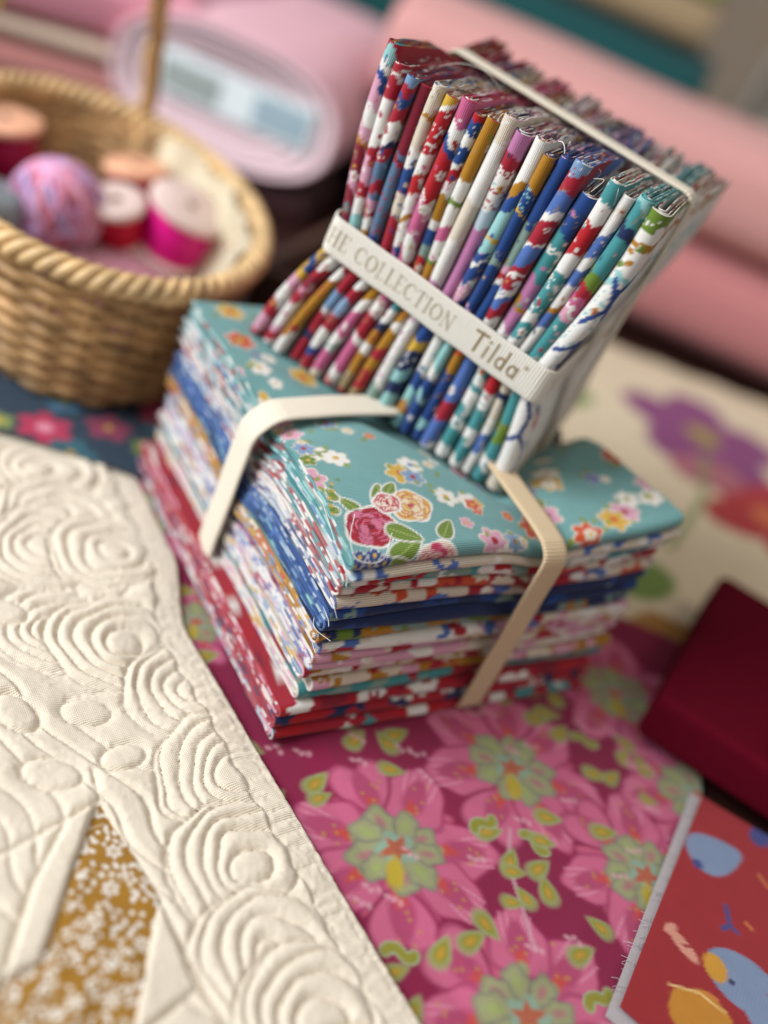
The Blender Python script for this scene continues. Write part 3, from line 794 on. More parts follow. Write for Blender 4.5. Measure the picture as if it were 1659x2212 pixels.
# pull the outside row onto the outline so that the edge is clean
hm = quilt_h(mx, my, True)
pr = Print(mx*1000, my*1000, S('a5761f')); pr.w = .22
r = np.random.default_rng(21); WH = S('f0e9dc')
placed = []
def free(x, y, R):
    for a, b, c in placed:
        if (a-x)**2+(b-y)**2 < (R+c)**2: return False
    placed.append((x, y, R)); return True
for x, y in ((-33, -77), (-27, -89), (-26, -106), (-37, -120), (-14, -118), (-30, -135), (-13, -100), (-50, -143), (-10, -134), (-42, -86), (-22, -123), (-40, -104)):
    x += r.uniform(-1, 1); y += r.uniform(-1, 1); placed.append((x, y, 3.0))
    a0 = r.uniform(0, 3)
    for k in range(6):
        t = a0+k*math.pi/3; pr.ell(x+1.75*math.cos(t), y+1.75*math.sin(t), .95, .74, t, WH)
    pr.ell(x, y, .42, .42, 0, WH)
for k in range(26):
    x = r.uniform(-60, 0); y = r.uniform(-160, -64); a = r.uniform(0, 6.3); bnd = r.uniform(-.12, .12)
    pts = [(x, y)]
    for q in range(7):
        x += 1.7*math.cos(a); y += 1.7*math.sin(a); a += bnd+r.uniform(-.1, .1); pts.append((x, y))
    pr.stroke(curve_pts(pts, 4), .33, S('e2d3b4'))
for k in range(1500):
    x = r.uniform(-64, 1); y = r.uniform(-165, -62); R = r.uniform(.8, 1.1)
    if not free(x, y, R*.78): continue
    a = r.uniform(0, 3.14)
    if r.random() < .68: pr.ell(x, y, R*1.35, R*.72, a, WH, tip=.3)
    else: pr.ell(x, y, R*.75, R*.75, 0, WH)
keep = qm > -.0004
idx = -np.ones(mx.shape, int); idx[keep] = np.arange(keep.sum())
q4 = gq(*mx.shape); kf = keep.ravel()[q4].all(1); q4 = idx.ravel()[q4[kf]]
mk('star_point', np.stack([mx, my, hm], -1)[keep]-qo, q4, QUILT, quilt, pr.c[keep], np.stack([mx, my], -1)[keep]*1000)['label'] = 'mustard cotton with white flowers and leaves'

# stitches along the quilting lines
stitch = Bag()
def add_stitch(x, y, ang, z, L=.0017, w=.00027):
    c, s = math.cos(ang), math.sin(ang)
    pts = []
    for a, k in ((-1, .35), (-.45, 1), (.45, 1), (1, .35)):
        for b, zz in ((-1, 0), (0, .9), (1, 0)):
            pts.append((x+a*L/2*c-b*w*k*s-qo[0], y+a*L/2*s+b*w*k*c-qo[1], z-.00012+zz*.00036*k))
    stitch.add(pts, gq(4, 3)[:, ::-1])
sx, sy, sa = [], [], []
for i, (cx, cy, R) in enumerate(SW):
    if cy > .012: continue
    t = np.linspace(0, 2*math.pi, 720)
    for k in range(1, 9):
        # find radius where the warped ring distance equals k*RING, by marching outwards
        rr = np.linspace(.001, R*1.02, 160)
        xx = cx+rr[None]*np.cos(t)[:, None]; yy = cy+rr[None]*np.sin(t)[:, None]
        wx = xx+.0024*(vnoise(xx*85, yy*85, i)-.5)*2; wy = yy+.0024*(vnoise(xx*85, yy*85, i+7)-.5)*2
        r0 = np.hypot(wx-cx, wy-cy); f = np.hypot(wx-cx+.30*r0*QV[0], wy-cy+.30*r0*QV[1])-k*RING
        hit = (f[:, :-1] < 0) & (f[:, 1:] >= 0); has = hit.any(1); j = hit.argmax(1)
        px = xx[np.arange(720), j]; py = yy[np.arange(720), j]
        last = None
        for a in range(719):
            if not (has[a] and has[a+1]): continue
            p = np.array([px[a], py[a]])
            if last is not None and np.hypot(*(p-last)) < .0023: continue
            last = p; sx.append(p[0]); sy.append(p[1]); sa.append((i, math.atan2(py[a+1]-py[a], px[a+1]-px[a])))
for P in (STL, STR):
    for a, b in zip(P, np.roll(P, -1, 0)):
        L = np.hypot(*(b-a)); n = int(L/.0023)
        for q in range(n):
            p = a+(b-a)*(q+.5)/n; sx.append(p[0]); sy.append(p[1]); sa.append((-9, math.atan2(*(b-a)[::-1])))
for cx, cy, rx, ry, an in OV:
    for t in np.arange(0, 2*math.pi, .0023/((rx+ry)/2)):
        lx, ly = rx*math.cos(t), ry*math.sin(t); c, s = math.cos(an), math.sin(an)
        sx.append(cx+lx*c-ly*s); sy.append(cy+lx*s+ly*c); sa.append((-9, an+math.atan2(ry*math.cos(t), -rx*math.sin(t))))
for a, b in (((-.052, -.128), (-.010, -.092)), ((-.052, -.142), (-.008, -.112)), ((-.030, -.070), (-.0235, -.112)), ((.0072, -.1055), (.03, -.126)), ((-.0139, -.0851), (.016, -.1115))):
    a = np.array(a); b = np.array(b); n = int(np.hypot(*(b-a))/.0023)
    for q in range(n): p = a+(b-a)*(q+.5)/n; sx.append(p[0]); sy.append(p[1]); sa.append((-5, math.atan2(*(b-a)[::-1])))
sx = np.array(sx); sy = np.array(sy); sxy_u, sv, _, swho, sqm = quilt_fields(sx, sy)
zst = np.where(sqm > -.0003, quilt_h(sx, sy, True), quilt_h(sx, sy))
for k in range(len(sx)):
    i, an = sa[k]
    if i >= 0 and swho[k] != i: continue
    if i == -9 and sqm[k] > .0006: continue
    if sv[k] < .002 or sxy_u[k] > .21: continue
    add_stitch(sx[k], sy[k], an, zst[k])
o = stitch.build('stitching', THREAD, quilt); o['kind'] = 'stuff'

# ------------------------------------------------------------------ sheets of printed fabric lying on the table
def sheet(name, corners, res, base, paint, zfun, thick=.0004, mat=COTTON_FINE):
    """Four corners (world xy) -> gridded sheet with thickness; paint(Print) in mm of world xy."""
    c = np.array(corners, float)
    nu = max(3, int(max(np.hypot(*(c[1]-c[0])), np.hypot(*(c[2]-c[3])))/res)); nv = max(3, int(max(np.hypot(*(c[3]-c[0])), np.hypot(*(c[2]-c[1])))/res))
    a, b = np.meshgrid(np.linspace(0, 1, nu), np.linspace(0, 1, nv), indexing='ij'); a = a[..., None]; b = b[..., None]
    P = c[0]*(1-a)*(1-b)+c[1]*a*(1-b)+c[2]*a*b+c[3]*(1-a)*b
    X, Y = P[..., 0], P[..., 1]; Z = zfun(X, Y)
    pr = Print(X*1000, Y*1000, S(base)); paint(pr)
    o = c.mean(0); V = np.stack([X-o[0], Y-o[1], Z], -1)
    bag = Bag(); uv = np.stack([X, Y], -1)*1000
    bag.add(V, gq(nu, nv), pr.c, uv)
    V2 = V.copy(); V2[..., 2] -= thick
    bag.add(V2[::4, ::4], gq(*V2[::4, ::4].shape[:2])[:, ::-1], pr.c[::4, ::4], uv[::4, ::4])
    for sl in ((0, slice(None)), (-1, slice(None)), (slice(None), 0), (slice(None), -1)):
        e1, e2 = V[sl], V2[sl]
        bag.add(np.stack([e1, e2]), gq(2, len(e1)), np.concatenate([pr.c[sl]]*2), np.concatenate([uv[sl]]*2))
    ob = bag.build(name, mat); ob.location = (o[0], o[1], 0)
    return ob

def magenta_paint(pr):
    pr.w = 1.8; r = np.random.default_rng(3)
    PK, LG = S('b9597a'), S('8d8f68')
    def paisley(x, y, a, L=8):
        pr.ell(x, y, L*1.15, L*.66, a, S('8f9c70'), tip=.45); pr.ell(x, y, L*.92, L*.48, a, S('858028'), tip=.45)
        pr.ell(x-L*.15*math.cos(a), y-L*.15*math.sin(a), L*.35, L*.18, a, S('b88a2e'))
    def curl(x, y, a, L=10):
        c = np.array([(0, 0), (3, 3.5), (8, 3.5), (12, 0), (16, -.5), (18, 2.2)])*L/14
        R = np.array([[math.cos(a), -math.sin(a)], [math.sin(a), math.cos(a)]])
        p = curve_pts([R@q+(x, y) for q in c], 6)
        pr.stroke(p, 4.2*L/10, S('93a07c')); pr.stroke(p, 2.4*L/10, S('858028'))
    def big(x, y, R, a0, n=7):
        for k in range(n):
            t = a0+(k+.5)*2*math.pi/n; pr.ell(x+R*.66*math.cos(t), y+R*.66*math.sin(t), R*.26, R*.15, t, S('b5506f'), tip=.3, wob=.06)
        for k in range(n):
            t = a0+k*2*math.pi/n+r.uniform(-.12, .12); c, q = math.cos(t), math.sin(t)
            L = R*r.uniform(.40, .48); d0 = R*r.uniform(.76, .84); px, py = x+d0*c, y+d0*q
            if k % 3 == 2:      # notched petal made of two lobes
                for sg in (-1, 1): pr.ell(px-sg*q*L*.3+c*L*.1, py+sg*c*L*.3+q*L*.1, L*.9, L*.52, t+sg*.35, S('7e1140'), tip=-.25)
                for sg in (-1, 1): pr.ell(px-sg*q*L*.3+c*L*.1, py+sg*c*L*.3+q*L*.1, L*.8, L*.42, t+sg*.35, PK, tip=-.25)
            else:
                pr.ell(px, py, L*1.08, L*.88, t, S('8f2450'), tip=.32, wob=.05)
                pr.ell(px, py, L*1.0, L*.80, t, PK, tip=.32, wob=.05)
                for g in range(5): pr.stroke(curve_pts([(px-L*.6*c, py-L*.6*q), (px+L*(.1)*c-(g-2)*.18*L*q, py+L*.1*q+(g-2)*.18*L*c), (px+L*.75*c-(g-2)*.22*L*q, py+L*.75*q+(g-2)*.22*L*c)], 4), .5, S('c87c94'))
            pr.ell(px+L*.05*c, py+L*.05*q, L*.62, L*.32, t, S('a23e62'), tip=.3)
            pr.ell(px-L*.55*c, py-L*.55*q, L*.34, L*.16, t, S('b5403a'), wob=.2)
            pr.ell(px-L*.80*c, py-L*.80*q, L*.22, L*.16, t, LG)
            for w in range(5):
                pr.ell(px+r.uniform(-.5, .6)*L*c+r.uniform(-.3, .3)*L*q, py+r.uniform(-.5, .6)*L*q+r.uniform(-.3, .3)*L*c, .4, .4, 0, S('b07f3a'))
        for k in range(9):
            t = a0+.4+k*2*math.pi/9+r.uniform(-.15, .15); L = R*r.uniform(.17, .23)
            px, py = x+R*.37*math.cos(t), y+R*.34*math.sin(t)
            pr.ell(px, py, L*1.12, L*.85, t, S('6a6a62'), wob=.1); pr.ell(px, py, L, L*.72, t, LG, wob=.1)
            pr.ell(px, py, L*.45, L*.25, t, S('8f9a5c' if k % 2 else '9b6a6a'))
        pr.ell(x, y, R*.22, R*.2, .5, S('7f9a86'), wob=.15); pr.ell(x, y, R*.15, R*.11, .8, S('a2553c'), wob=.3)
        pr.ell(x+R*.06, y-R*.30, R*.10, R*.19, .3, S('aa942a'), wob=.05)
    for x, y in ((88, 30), (52, -30), (106, -70), (146, 6), (131, 104), (-50, 36), (40, 92), (12, 60), (170, 60), (60, 140), (-90, 90), (-20, 130), (20, -100), (175, -70)):
        big(x, y, 31 if (x, y) not in ((-50, 36),) else 20, r.uniform(0, 1))
    for x, y, a in ((18, -16, 1.2), (88, -44, -.6), (83, -6, .6), (104, -12, 1.0), (105, 13, .3), (26, 10, 1.3), (40, 21, .9), (123, 46, .2), (128, 18, .4), (108, -20, 2.0), (163, 25, 1), (122, -40, .8), (70, 62, 1), (100, 70, .3), (-40, 20, .8), (-62, 50, .4), (75, -60, 1.4), (84, -52, .9)):
        paisley(x, y, a, 5.2)
    for x, y, a in ((57, -68, .2), (78, -8, .9), (96, 0, -.4), (20, 22, .5), (112, 62, .1), (126, -58, .8)): curl(x, y, a, 8)
    pr.stroke(curve_pts([(91, 0), (93, -16), (99, -30), (106, -46)], 8), .9, S('b98c98'))
    for k in range(120):
        x, y = r.uniform(-60, 170), r.uniform(-110, 120)
        if min(math.hypot(x-a, y-b) for a, b in ((88, 30), (52, -30), (106, -70), (146, 6), (131, 104), (-50, 36))) < 31: continue
        paisley(x, y, r.uniform(0, 3), r.uniform(3.6, 5.5))
    for k in range(60):
        x, y = r.uniform(-20, 170), r.uniform(-100, 120)
        for q in range(3): pr.ell(x+q*2.4, y+r.uniform(-1.5, 1.5), .8, .6, q, S('c99aa4'))
def mag_z(X, Y):
    qv_ = (X-Q0[0])*QV[0]+(Y-Q0[1])*QV[1]
    lay = np.clip(1-(qv_+.026)/.010, 0, 1)      # pressed flat under the quilt
    return .0010+.0012*lay+lay*(.0016*vnoise(X*26, Y*18, 6)+.0006*vnoise(X*60+Y*30, Y*50, 16)+.0012*np.exp(-((X*.8-Y*.6-.115)/.006)**2)*np.clip((-Y-.01)/.05, 0, 1))
o = sheet('floral_fabric', [(-.155, -.125), (.172, -.125), (.172, .165), (-.155, .165)], .0008, '7c0a3a', magenta_paint, mag_z)
tag(o, 'magenta cotton with large pink and pale green flowers under the flat stack', 'fabric')

def red_paint(pr):
    pr.w = .7; r = np.random.default_rng(8); SB_ = S('7484a0')
    pr.ell(173, 27, 13, 9, .5, SB_, tip=.4); pr.ell(165, 18, 2.2, 2.2, 0, S('3a3f78'))
    pr.stroke([(176, 4), (177, -4), (174, -7)], 2.0, S('3a3f78')); pr.stroke([(177, -4), (180, -6)], 1.6, S('3a3f78'))
    pr.ell(196, 50, 9, 4, 1.0, S('3a3f78'), tip=.5)
    pr.ell(181, -26, 15, 11, -.3, SB_); pr.ell(194, -34, 14, 12, 0, SB_); pr.ell(170, -25, 4.5, 5.5, .3, S('c08a2a')); pr.ell(158, -22, 7, 2.6, -.7, S('c98a78')); pr.ell(153, -17, 3.2, 1.8, .8, S('c98a78'))
    pr.ell(163, -46, 12, 9, .3, S('b67a22'), wob=.05); pr.stroke([(152, -40), (163, -38), (173, -41)], .7, S('e0c080'))
    pr.ell(176, -28, 1.2, 1.2, 0, S('2c3156'))
    for k in range(16): 
        x, y = r.uniform(150, 240), r.uniform(-60, 60); pr.stroke([(x, y), (x+r.uniform(-5, 5), y+r.uniform(-5, 5))], 1.2, S('c0733a' if k % 2 else '8c1620'))
def red_z(X, Y): return .0072+.0012*vnoise(X*30, Y*30, 9)
rf = empty('folded_fabric', (.2, 0, .0)); tag(rf, 'folded red cotton printed with blue-grey animals, pale frayed edge on the magenta cotton', 'fabric')
for k, (off, zz) in enumerate(((0, 0), (.0038, -.0022))):
    o = sheet('top_layer' if k == 0 else 'under_layer', [(.1345+off*-1, -.0560-off), (.30, -.130), (.34, .02), (.1690-off, .0560+off*.5)], .0012, '8f1c22' if k == 0 else 'a8a2a4', red_paint if k == 0 else (lambda p: None), (lambda z: (lambda X, Y: red_z(X, Y)+z))(zz), .0008)
    o.location.x -= .2; o.parent = rf
fr = Bag(); r = np.random.default_rng(4)
for k in range(60):
    t = r.random(); a = np.array([.1335, -.0575])*(1-t)+np.array([.1680, .0560])*t
    b = a+np.array([-.0055, .0017])*r.uniform(.1, .8)+r.normal(0, .0011, 2)
    z = r.uniform(.004, .0078)
    V, Q = tube(np.array([(*a, z), (*((a+b)/2+r.normal(0, .0004, 2)), z+r.uniform(-.0005, .0012)), (*b, max(.004, z-r.uniform(0, .003)))])-np.array([.2, 0, 0]), .0001, 4)
    fr.add(V, Q)
o = fr.build('frayed_edge', plain('frayed_thread', 'a9a2a6', .8, .1), rf); o['kind'] = 'stuff'

def navy_paint(pr):
    pr.w = 1.0; r = np.random.default_rng(12)
    for k in range(70):
        x, y = r.uniform(-300, -60), r.uniform(80, 240)
        pr.flower(x, y, 5, r.uniform(7, 13), S(['3f6c8c', '7b8a4a', '2b5d6b', '8a3050', '6d7f3a', '35507a'][k % 6]), PAL['y'], 2, x)
    for x, y in ((-157, 109), (-232, 120), (-120, 160)): pr.flower(x, y, 6, 13, S('b02a50'), S('d98aa0'), 4, 1)
o = sheet('floral_fabric', [(-.30, .070), (-.105, .105), (-.085, .235), (-.31, .24)], .0015, '1d3346', navy_paint, lambda X, Y: .0052+.001*vnoise(X*30, Y*30, 3)+.0*X)
tag(o, 'dark blue floral cotton lying under the wicker basket', 'fabric')

def cream_paint(pr):
    pr.w = 3.0
    pr.ell(142, 205, 26, 17, .9, S('6f8a44')); pr.ell(160, 155, 34, 26, .4, S('a97a3c'), wob=.05)
    for t in range(5):
        a = t*1.256+.4; pr.ell(190+34*math.cos(a), 430+34*math.sin(a), 32, 26, a, S('81386f'))
    pr.ell(190, 430, 14, 14, 0, S('9a8a3a'))
    for t in range(5):
        a = t*1.256; pr.ell(235+30*math.cos(a), 345+30*math.sin(a), 28, 20, a, S('a82a2e'))
    pr.ell(190, 372, 30, 20, .5, S('a5606c')); pr.ell(235, 345, 14, 14, 0, S('c96a3a'))
    pr.ell(90, 400, 20, 12, 1, S('6f8a44'))
    pr.stroke([(160, 250), (185, 330), (190, 400)], 4, S('6f8a44'))
o = sheet('applique_quilt', [(.06, .14), (.40, .14), (.34, .56), (.00, .52)], .003, 'd8c9ab', cream_paint, lambda X, Y: .0012+.0008*vnoise(X*25, Y*25, 2)+.004*np.clip((Y-.172)/.01, 0, 1)+.0006*np.sin(X*130)*np.sin(Y*130), .0011, SOLID)
tag(o, 'cream quilt with purple and red applique flowers and a green leaf, behind the stacks', 'quilt')

# ------------------------------------------------------------------ bolts and folded cloths
def superloop(w, h, n=40, e=3.2):
    t = np.linspace(0, 2*math.pi, n, endpoint=False); c, s = np.cos(t), np.sin(t)
    return np.stack([np.sign(c)*np.abs(c)**(2/e)*w/2, np.sign(s)*np.abs(s)**(2/e)*h/2], 1)
def bolt(name, label, centre, axis_deg, length, width, height, col, layers=4, end_col=None, e=3.0, mat=SOLID, tilt=0.0, cat='fabric bolt', group=None):
    """Cloth wound on a flat board: wound body with a rippled surface, spiral of layers on the ends, board core."""
    root = empty(name, centre); root.rotation_euler = (0, tilt, math.radians(axis_deg)); tag(root, label, cat, group)
    c = S(col); L0 = superloop(width, height, 64, e)
    xs = np.concatenate([[0], np.linspace(.004, length-.004, 40), [length]])
    k = np.array([.97]+[1]*40+[.97])
    V = np.zeros((len(xs), 64, 3)); V[..., 0] = xs[:, None]-length/2; V[..., 1] = L0[None, :, 0]*k[:, None]; V[..., 2] = L0[None, :, 1]*k[:, None]+height/2
    ripple = (vnoise(V[..., 0]*9+centre[0]*50, np.arange(64)[None]*.35+0*V[..., 0], 3)-.5)*.005
    V[..., 2] += ripple*np.sign(V[..., 2]-height/2)*(V[..., 2] > height*.3)
    mk('wound_cloth', V, gq(len(xs), 64, True), mat, root, np.tile(c, (len(xs)*64, 1)), np.stack([V[..., 0]*1000, np.broadcast_to(np.arange(64)*4.0, V.shape[:2])], -1))
    ec = S(end_col) if end_col else c
    for sgn in (-1, 1):
        bag = Bag()
        for q in range(layers):
            f0, f1 = 1-.9*q/(layers)*.55, 1-.9*(q+.8)/(layers)*.55
            a = L0*f0*.985; b = L0*f1*.985; x = sgn*(length/2-.001+.0012*(q % 2))
            Va = np.stack([np.full(64, x), a[:, 0], a[:, 1]+height/2], 1); Vb = np.stack([np.full(64, x), b[:, 0], b[:, 1]+height/2], 1); Vc = Vb-np.array([sgn*.004, 0, 0])
            bag.add(np.stack([Va, Vb, Vc]), gq(3, 64, True), np.tile(ec*(1-.02*(q % 2)), (192, 1)), np.stack([Va, Vb, Vc])[..., 1:]*1000)
        a = L0*.985*(1-.9*.55); x = sgn*(length/2-.003)
        Va = np.stack([np.full(64, x), a[:, 0], a[:, 1]+height/2], 1); Vb = Va*np.array([1, 0, 0])+np.array([0, 0, height/2])
        bag.add(np.stack([Va, Vb]), gq(2, 64, True), np.tile(ec*.97, (128, 1)), np.stack([Va, Vb])[..., 1:]*1000)
        bag.build('end_layers', mat, root)
    return root
bolt('fabric_bolt', 'long coral pink cloth bolt lying on another coral bolt behind the bundles', (.18, .665, .090), 1, .66, .17, .088, 'd59c98')
bolt('fabric_bolt', 'long coral pink cloth bolt on the table, with another coral bolt on top', (.20, .665, .002), -1, .66, .165, .088, 'c37f7f')
pb = bolt('fabric_bolt', 'pale pink cloth bolt with a white and blue paper label on its end', (-.236, .66, .022), 90, .32, .185, .092, 'e2b0bc', end_col='f0d3da', e=2.6)
lab = empty('paper_label', (-.161, -.006, .050)); lab.parent = pb; lab.rotation_euler = (0, 0, 0)
slab('paper', -.0012, .0006, -.068, .060, -.016, .017, PAPER, lab)
LBL = plain('label_blue', '9fb6c0', .6, .05); LGY = plain('label_grey', '9aa3a0', .6, .05)
slab('printed_panel', -.0018, -.0013, -.064, -.020, -.012, .012, LBL, lab)
slab('printed_panel', -.0018, -.0013, .008, .055, -.012, .010, LGY, lab)
bolt('cushion_bolt', 'dark folded support cloth beneath the pale pink bolt', (-.236, .66, .0), 90, .30, .17, .022, '3a1a20', cat='folded cloth')
def stack_cloth(label, x, y, z, w, d, h, col, rot=0, cat='folded cloth', group=None):
    return bolt('folded_cloth', label, (x, y, z), rot, w, d, h, col, layers=3, e=5, cat=cat, group=group)
stack_cloth('dusty rose folded cloth lying on the table behind the wicker basket', -.45, .56, 0, .26, .24, .055, 'a9716c', 30)
stack_cloth('cream folded cloth between two pink cloths behind the wicker basket', -.45, .57, .055, .26, .235, .012, 'd8c2ae', 28)
stack_cloth('rose pink folded cloth topmost of its pile behind the wicker basket', -.45, .575, .067, .26, .24, .05, 'd58f9f', 30)
stack_cloth('pale lilac pink folded cloth between the rose pile and the labelled bolt', -.355, .70, 0, .24, .10, .13, 'e6c2da', 88)
stack_cloth('pale blue folded cloth at the end of the rose cloth pile', -.60, .48, 0, .14, .2, .10, 'aebbd6', 30)
bolt('fabric_bolt', 'dark teal cloth bolt behind the coral bolts, under a tan bolt', (-.22, .98, .0), -3, .70, .16, .19, '0f4a4c', cat='fabric bolt')
bolt('fabric_bolt', 'tan cloth bolt resting on the dark teal bolt', (-.19, .99, .19), -3, .60, .13, .05, 'a08a6a')
stack_cloth('lime green folded cloth on the tan bolt', .045, .99, .24, .12, .12, .05, '86a04a')
stack_cloth('sage green folded cloth on the tan bolt beside the lime one', -.09, .99, .24, .10, .12, .035, '7c8c66')
bolt('fabric_bolt', 'grey cloth bolt standing beside the dark teal bolt', (.185, .84, 0), 85, .10, .045, .25, '8f8b80', e=4)
bolt('fabric_bolt', 'dark crimson cloth bolt standing beside the grey bolt', (.300, .84, 0), 88, .12, .16, .31, '5e0f16', e=4)

# dark maroon wrapped block at the right
mb = empty('folded_cloth', (.238, .114, .0075)); mb.rotation_euler = (0, 0, math.radians(-17)); tag(mb, 'thick folded dark maroon cloth beside the red animal print', 'folded cloth')
def rbox(w, d, h, rad, n=5):
    prof = []
    loop = rounded_loop(-w/2, w/2, -d/2, d/2, rad, n)
    rows = []
    for t in np.linspace(0, math.pi/2, n): rows.append((rad*(1-math.sin(t)), rad*(1-math.cos(t))))
    zs = [(ins, z) for ins, z in [(rad*(1-math.cos(math.pi/2-a)), rad*(1-math.sin(math.pi/2-a))) for a in np.linspace(0, math.pi/2, n)]]
    V = []
    low = [(rad*(1-math.sin(a)), rad*(1-math.cos(a))) for a in np.linspace(0, math.pi/2, n)]
    seq = low+[(0, z) for z in np.linspace(rad, h-rad, 10)[1:-1]]+[(i, h-z) for i, z in low[::-1]]
    for ins, z in seq:
        f = np.array([(w-2*ins)/w, (d-2*ins)/d]); V.append(np.column_stack([loop*f, np.full(len(loop), z)]))
    V = np.array(V); M, N = V.shape[:2]
    return V, M, N
V, M, N = rbox(.170, .130, .024, .0035)
nz = (vnoise(V[..., 0]*40, V[..., 2]*40+V[..., 1]*60, 2)-.5)*.0016
V[..., 1] += nz
bag = Bag(); bag.add(V, gq(M, N, True), np.tile(S('55081a'), (M*N, 1)), np.stack([V[..., 0], V[..., 2]], -1)*1000)
top = np.stack([V[-1], V[-1]*np.array([0, 0, 1.0])]); bag.add(top, gq(2, N, True), np.tile(S('55081a'), (2*N, 1)), top[..., :2]*1000)
bag.build('cover', MAROON, mb)
V, M, N = rbox(.12, .122, .006, .0028); V[..., 2] += .024; V[..., 0] += .024
bag = Bag(); bag.add(V, gq(M, N, True), np.tile(S('55081a'), (M*N, 1)), V[..., :2]*1000)
top = np.stack([V[-1], V[-1]*np.array([0, 0, 1.0])]); bag.add(top, gq(2, N, True), np.tile(S('55081a'), (2*N, 1)), top[..., :2]*1000)
bag.build('folded_flap', MAROON, mb)

# shallow wooden tray behind the stacks
tr = empty('wooden_tray', (-.055, .395, 0)); tr.rotation_euler = (0, 0, math.radians(82)); tag(tr, 'dark walnut tray with thin sides between the basket and the stacks', 'tray')
slab('base', -.085, .085, -.06, .06, 0, .006, TRAY_WOOD, tr)
for nm, b in (('side', (-.09, .09, .06, .067)), ('side', (-.09, .09, -.067, -.06)), ('side', (-.09, -.085, -.06, .06)), ('side', (.085, .09, -.06, .06))):
    slab(nm, *b, 0, .036, TRAY_WOOD, tr)

# ------------------------------------------------------------------ wicker basket
BC = np.array([-.2022, .2187, .0065]); BH = .0775; BROT = .608
bk = empty('wicker_basket', tuple(BC)); bk.rotation_euler = (0, 0, BROT); tag(bk, 'round honey brown wicker basket with arched handle, holding thread spools', 'basket')
def brad(z):
    f = np.clip(z/BH, 0, 1); return .0635+.0185*f**.9, .0925+.028*f**.9
NS = 30
def ring_pts(z, rad_off=0, n=180, wave=0, ph=0):
    t = np.linspace(0, 2*math.pi, n, endpoint=False); rx, ry = brad(z)
    w = rad_off+wave*np.sin(t*NS/2+ph)
    return np.stack([(rx+w)*np.cos(t), (ry+w)*np.sin(t), np.full(n, z)], 1)
for k in range(16):
    _r = np.random.default_rng(k); _p = ring_pts(.004+k*.0046, _r.uniform(-.0006, .0006), 180, .0022, math.pi*(k % 2))
    _p[:, 2] += .0006*np.sin(np.arange(180)*2*math.pi/180*_r.integers(2, 6)+k)
    V, Q = tube(_p, .0024+.0005*vnoise(np.arange(180)*.2, np.full(180, k*3.0), 4), 7, True)
    mk('weaver', V, Q, WICKER, bk)
for k in range(NS):
    t = 2*math.pi*(k+.5)/NS*1.0
    z = np.linspace(0, BH, 6); rx, ry = brad(z)
    V, Q = tube(np.stack([rx*math.cos(t), ry*math.sin(t), z], 1), .0021, 6); mk('stake', V, Q, WICKER, bk)
for k in range(3):
    t = np.linspace(0, 2*math.pi, 300, endpoint=False); rx, ry = brad(BH); ph = k*2*math.pi/3
    P = np.stack([(rx+.001+.0036*np.cos(t*26+ph))*np.cos(t), (ry+.001+.0036*np.cos(t*26+ph))*np.sin(t), BH+.001+.0036*np.sin(t*26+ph)], 1)
    V, Q = tube(P, .0027, 8, True); mk('rim_strand', V, Q, WICKER_LIGHT, bk)
t = np.linspace(0, 2*math.pi, 48, endpoint=False)
base = np.stack([np.stack([.0635*np.cos(t), .0925*np.sin(t), 0*t+.003], 1), np.stack([0*t, 0*t, 0*t+.003], 1)])
mk('base', base, gq(2, 48, True), WICKER, bk)
# arched handle of two twisted canes, from the back rim over to the front
th0, th1 = math.radians(58), math.radians(192)
def rimp(th, z): rx, ry = brad(min(z, BH)); return np.array([rx*math.cos(th), ry*math.sin(th), z])
p0, p1 = rimp(th0, BH*.35), rimp(th1, BH*.35)
ctrl = [p0, rimp(th0, BH), np.array([p0[0]*.86, p0[1]*.90, .15]), np.array([p0[0]*.45, p0[1]*.5, .235]), np.array([0, 0, .27]), np.array([p1[0]*.45, p1[1]*.5, .215]), np.array([p1[0]*.9, p1[1]*.95, .15]), rimp(th1, BH), p1]
H = curve_pts(ctrl, 14)
for k in range(3):
    a = np.arange(len(H))*.35+k*2.09
    V, Q = tube(H+np.stack([.0028*np.cos(a), .0014*np.cos(a+1), .0028*np.sin(a)], 1), .0031, 8); mk('handle_cane', V, Q, WICKER_LIGHT if k else WICKER, bk)
# cloth lining folded over one side of the basket
tt = np.linspace(math.radians(-38), math.radians(48), 60); zz = np.concatenate([np.linspace(.03, BH+.003, 14)])
G = []
for z in zz:
    rx, ry = brad(min(z, BH)); w = -.0065+.0022*np.sin(tt*19+z*60)
    G.append(np.stack([(rx+w)*np.cos(tt), (ry+w)*np.sin(tt), np.full(60, z)+.002*np.sin(tt*13)], 1))
G = np.array(G); mk('lining', G, gq(*G.shape[:2]), SOLID, bk, np.tile(S('cfc4a8'), (G.shape[0]*60, 1)), G[..., :2]*1000)

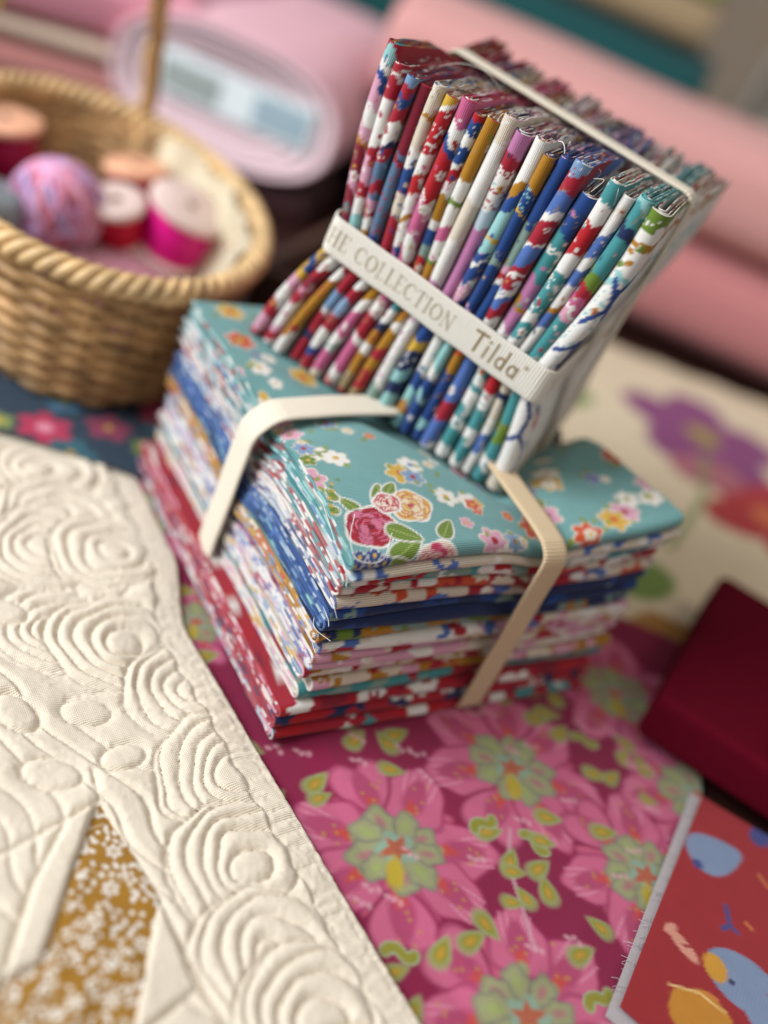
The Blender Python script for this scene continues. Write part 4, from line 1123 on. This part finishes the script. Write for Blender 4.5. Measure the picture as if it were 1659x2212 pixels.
def lathe(prof, n=36):
    t = np.linspace(0, 2*math.pi, n, endpoint=False); p = np.array(prof)
    V = np.stack([p[:, 0:1]*np.cos(t), p[:, 0:1]*np.sin(t), np.broadcast_to(p[:, 1:2], (len(p), n))], -1)
    return V, gq(len(p), n, True)
def spool(label, loc, rot, r, h, col, cap_mat=CARD, flare=1.12):
    root = empty('thread_spool', tuple(BC+np.array(loc))); root.rotation_euler = rot; tag(root, label, 'thread spool', 'thread spools in the basket')
    p = [(r*.5, .003)]; n = 26
    for k in range(n): p.append((r*(.96+.03*(k % 2))*(1-.05*abs(2*k/(n-1)-1)), .004+(h-.008)*k/(n-1)))
    p.append((r*.5, h-.003)); V, Q = lathe(p, 40)
    mk('thread', V, Q, plain('thread_'+col, col, .45, .12, 300, .4, (1, 1, 12)), root)
    for z0, z1 in ((0, .004), (h-.004, h)):
        V, Q = lathe([(.003, z0), (r*flare*.96, z0), (r*flare, z0+.0008), (r*flare, z1-.0008), (r*flare*.96, z1), (.003, z1)], 40); mk('flange', V, Q, cap_mat, root)
    V, Q = lathe([(.0028, 0), (.0034, .0), (.0034, h+.0004), (.0028, h+.0004)], 20); mk('core', V, Q, CARD, root)
PEACH = plain('peach_card', 'e0a888', .6, .1); PALE = plain('pale_card', 'd9c3bb', .6, .1)
spool('hot pink thread spool with a wide pale peach top in the basket', (.030, .046, .034), (.12, .22, .2), .0205, .034, 'e0148a', PALE, 1.12)
spool('crimson thread spool with a peach top behind the hot pink spool', (-.004, .076, .034), (-.1, -.15, .8), .0165, .030, 'a30f34', PEACH, 1.1)
spool('dark crimson thread spool standing tall behind the yarn ball', (-.068, .042, .036), (.1, -.1, 0), .018, .036, '980a3a', PEACH, 1.1)
spool('bright red thread spool tucked between the yarn ball and the hot pink spool', (.006, .032, .034), (.25, -.2, .4), .0145, .028, 'c01238', PALE, 1.1)
# ball of variegated yarn, strand by strand
yb = empty('yarn_ball', tuple(BC+np.array([-.0227, .0120, .0475]))); tag(yb, 'round ball of lilac and pink variegated yarn in the basket', 'yarn ball')
r = np.random.default_rng(9)
YC = [plain('yarn_'+c, c, .8, .1, 200) for c in ('c98fb4', 'd9a3bd', 'c9788c', 'b9a2cf')]
V, Q = lathe([(.022*math.sin(a), -.022*math.cos(a)) for a in np.linspace(.02, math.pi-.02, 20)], 30); mk('yarn_core', V, Q, YC[0], yb)
for k in range(26):
    n = r.normal(size=3); n /= np.linalg.norm(n); a = np.cross(n, [0.3, .5, .8]); a /= np.linalg.norm(a); b = np.cross(n, a)
    t = np.linspace(0, 2*math.pi, 70, endpoint=False)[:, None]; off = r.uniform(-.012, .012); R = math.sqrt(.0235**2-off**2)
    V, Q = tube(n*off+R*(a*np.cos(t)+b*np.sin(t)), .0022, 6, True); mk('yarn_strand', V, Q, YC[k % 4], yb)
V, Q = lathe([(.0001, 0), (.017, .001), (.0185, .005), (.0185, .016), (.014, .021), (.0001, .022)], 36)
o = mk('pincushion', V, Q, plain('grey_felt', '8d979b', .9, .15)); o.location = tuple(BC+np.array([-.048, -.010, .032])); tag(o, 'grey felt pincushion beside the yarn ball in the basket', 'pincushion')
bkpad = empty('folded_cloth', tuple(BC+np.array([0, 0, .004]))); bkpad.rotation_euler = (0, 0, BROT); tag(bkpad, 'dusty pink cloth padding the inside of the basket under the spools', 'folded cloth')
t = np.linspace(0, 2*math.pi, 60, endpoint=False)
G = np.array([np.stack([(.056+.008*f)*q*np.cos(t), (.085+.010*f)*q*np.sin(t), 0*t+z+.003*np.sin(3*t+q*5)*(q > 0)*(z > .02)], 1) for q, z, f in ((1, .0, 0), (1, .014, .3), (1, .024, .6), (.8, .031, .6), (.5, .031, .6), (.02, .031, .6))])
mk('padding', G, gq(6, 60, True), SOLID, bkpad, np.tile(S('a8707c'), (360, 1)), G[..., :2]*1000)
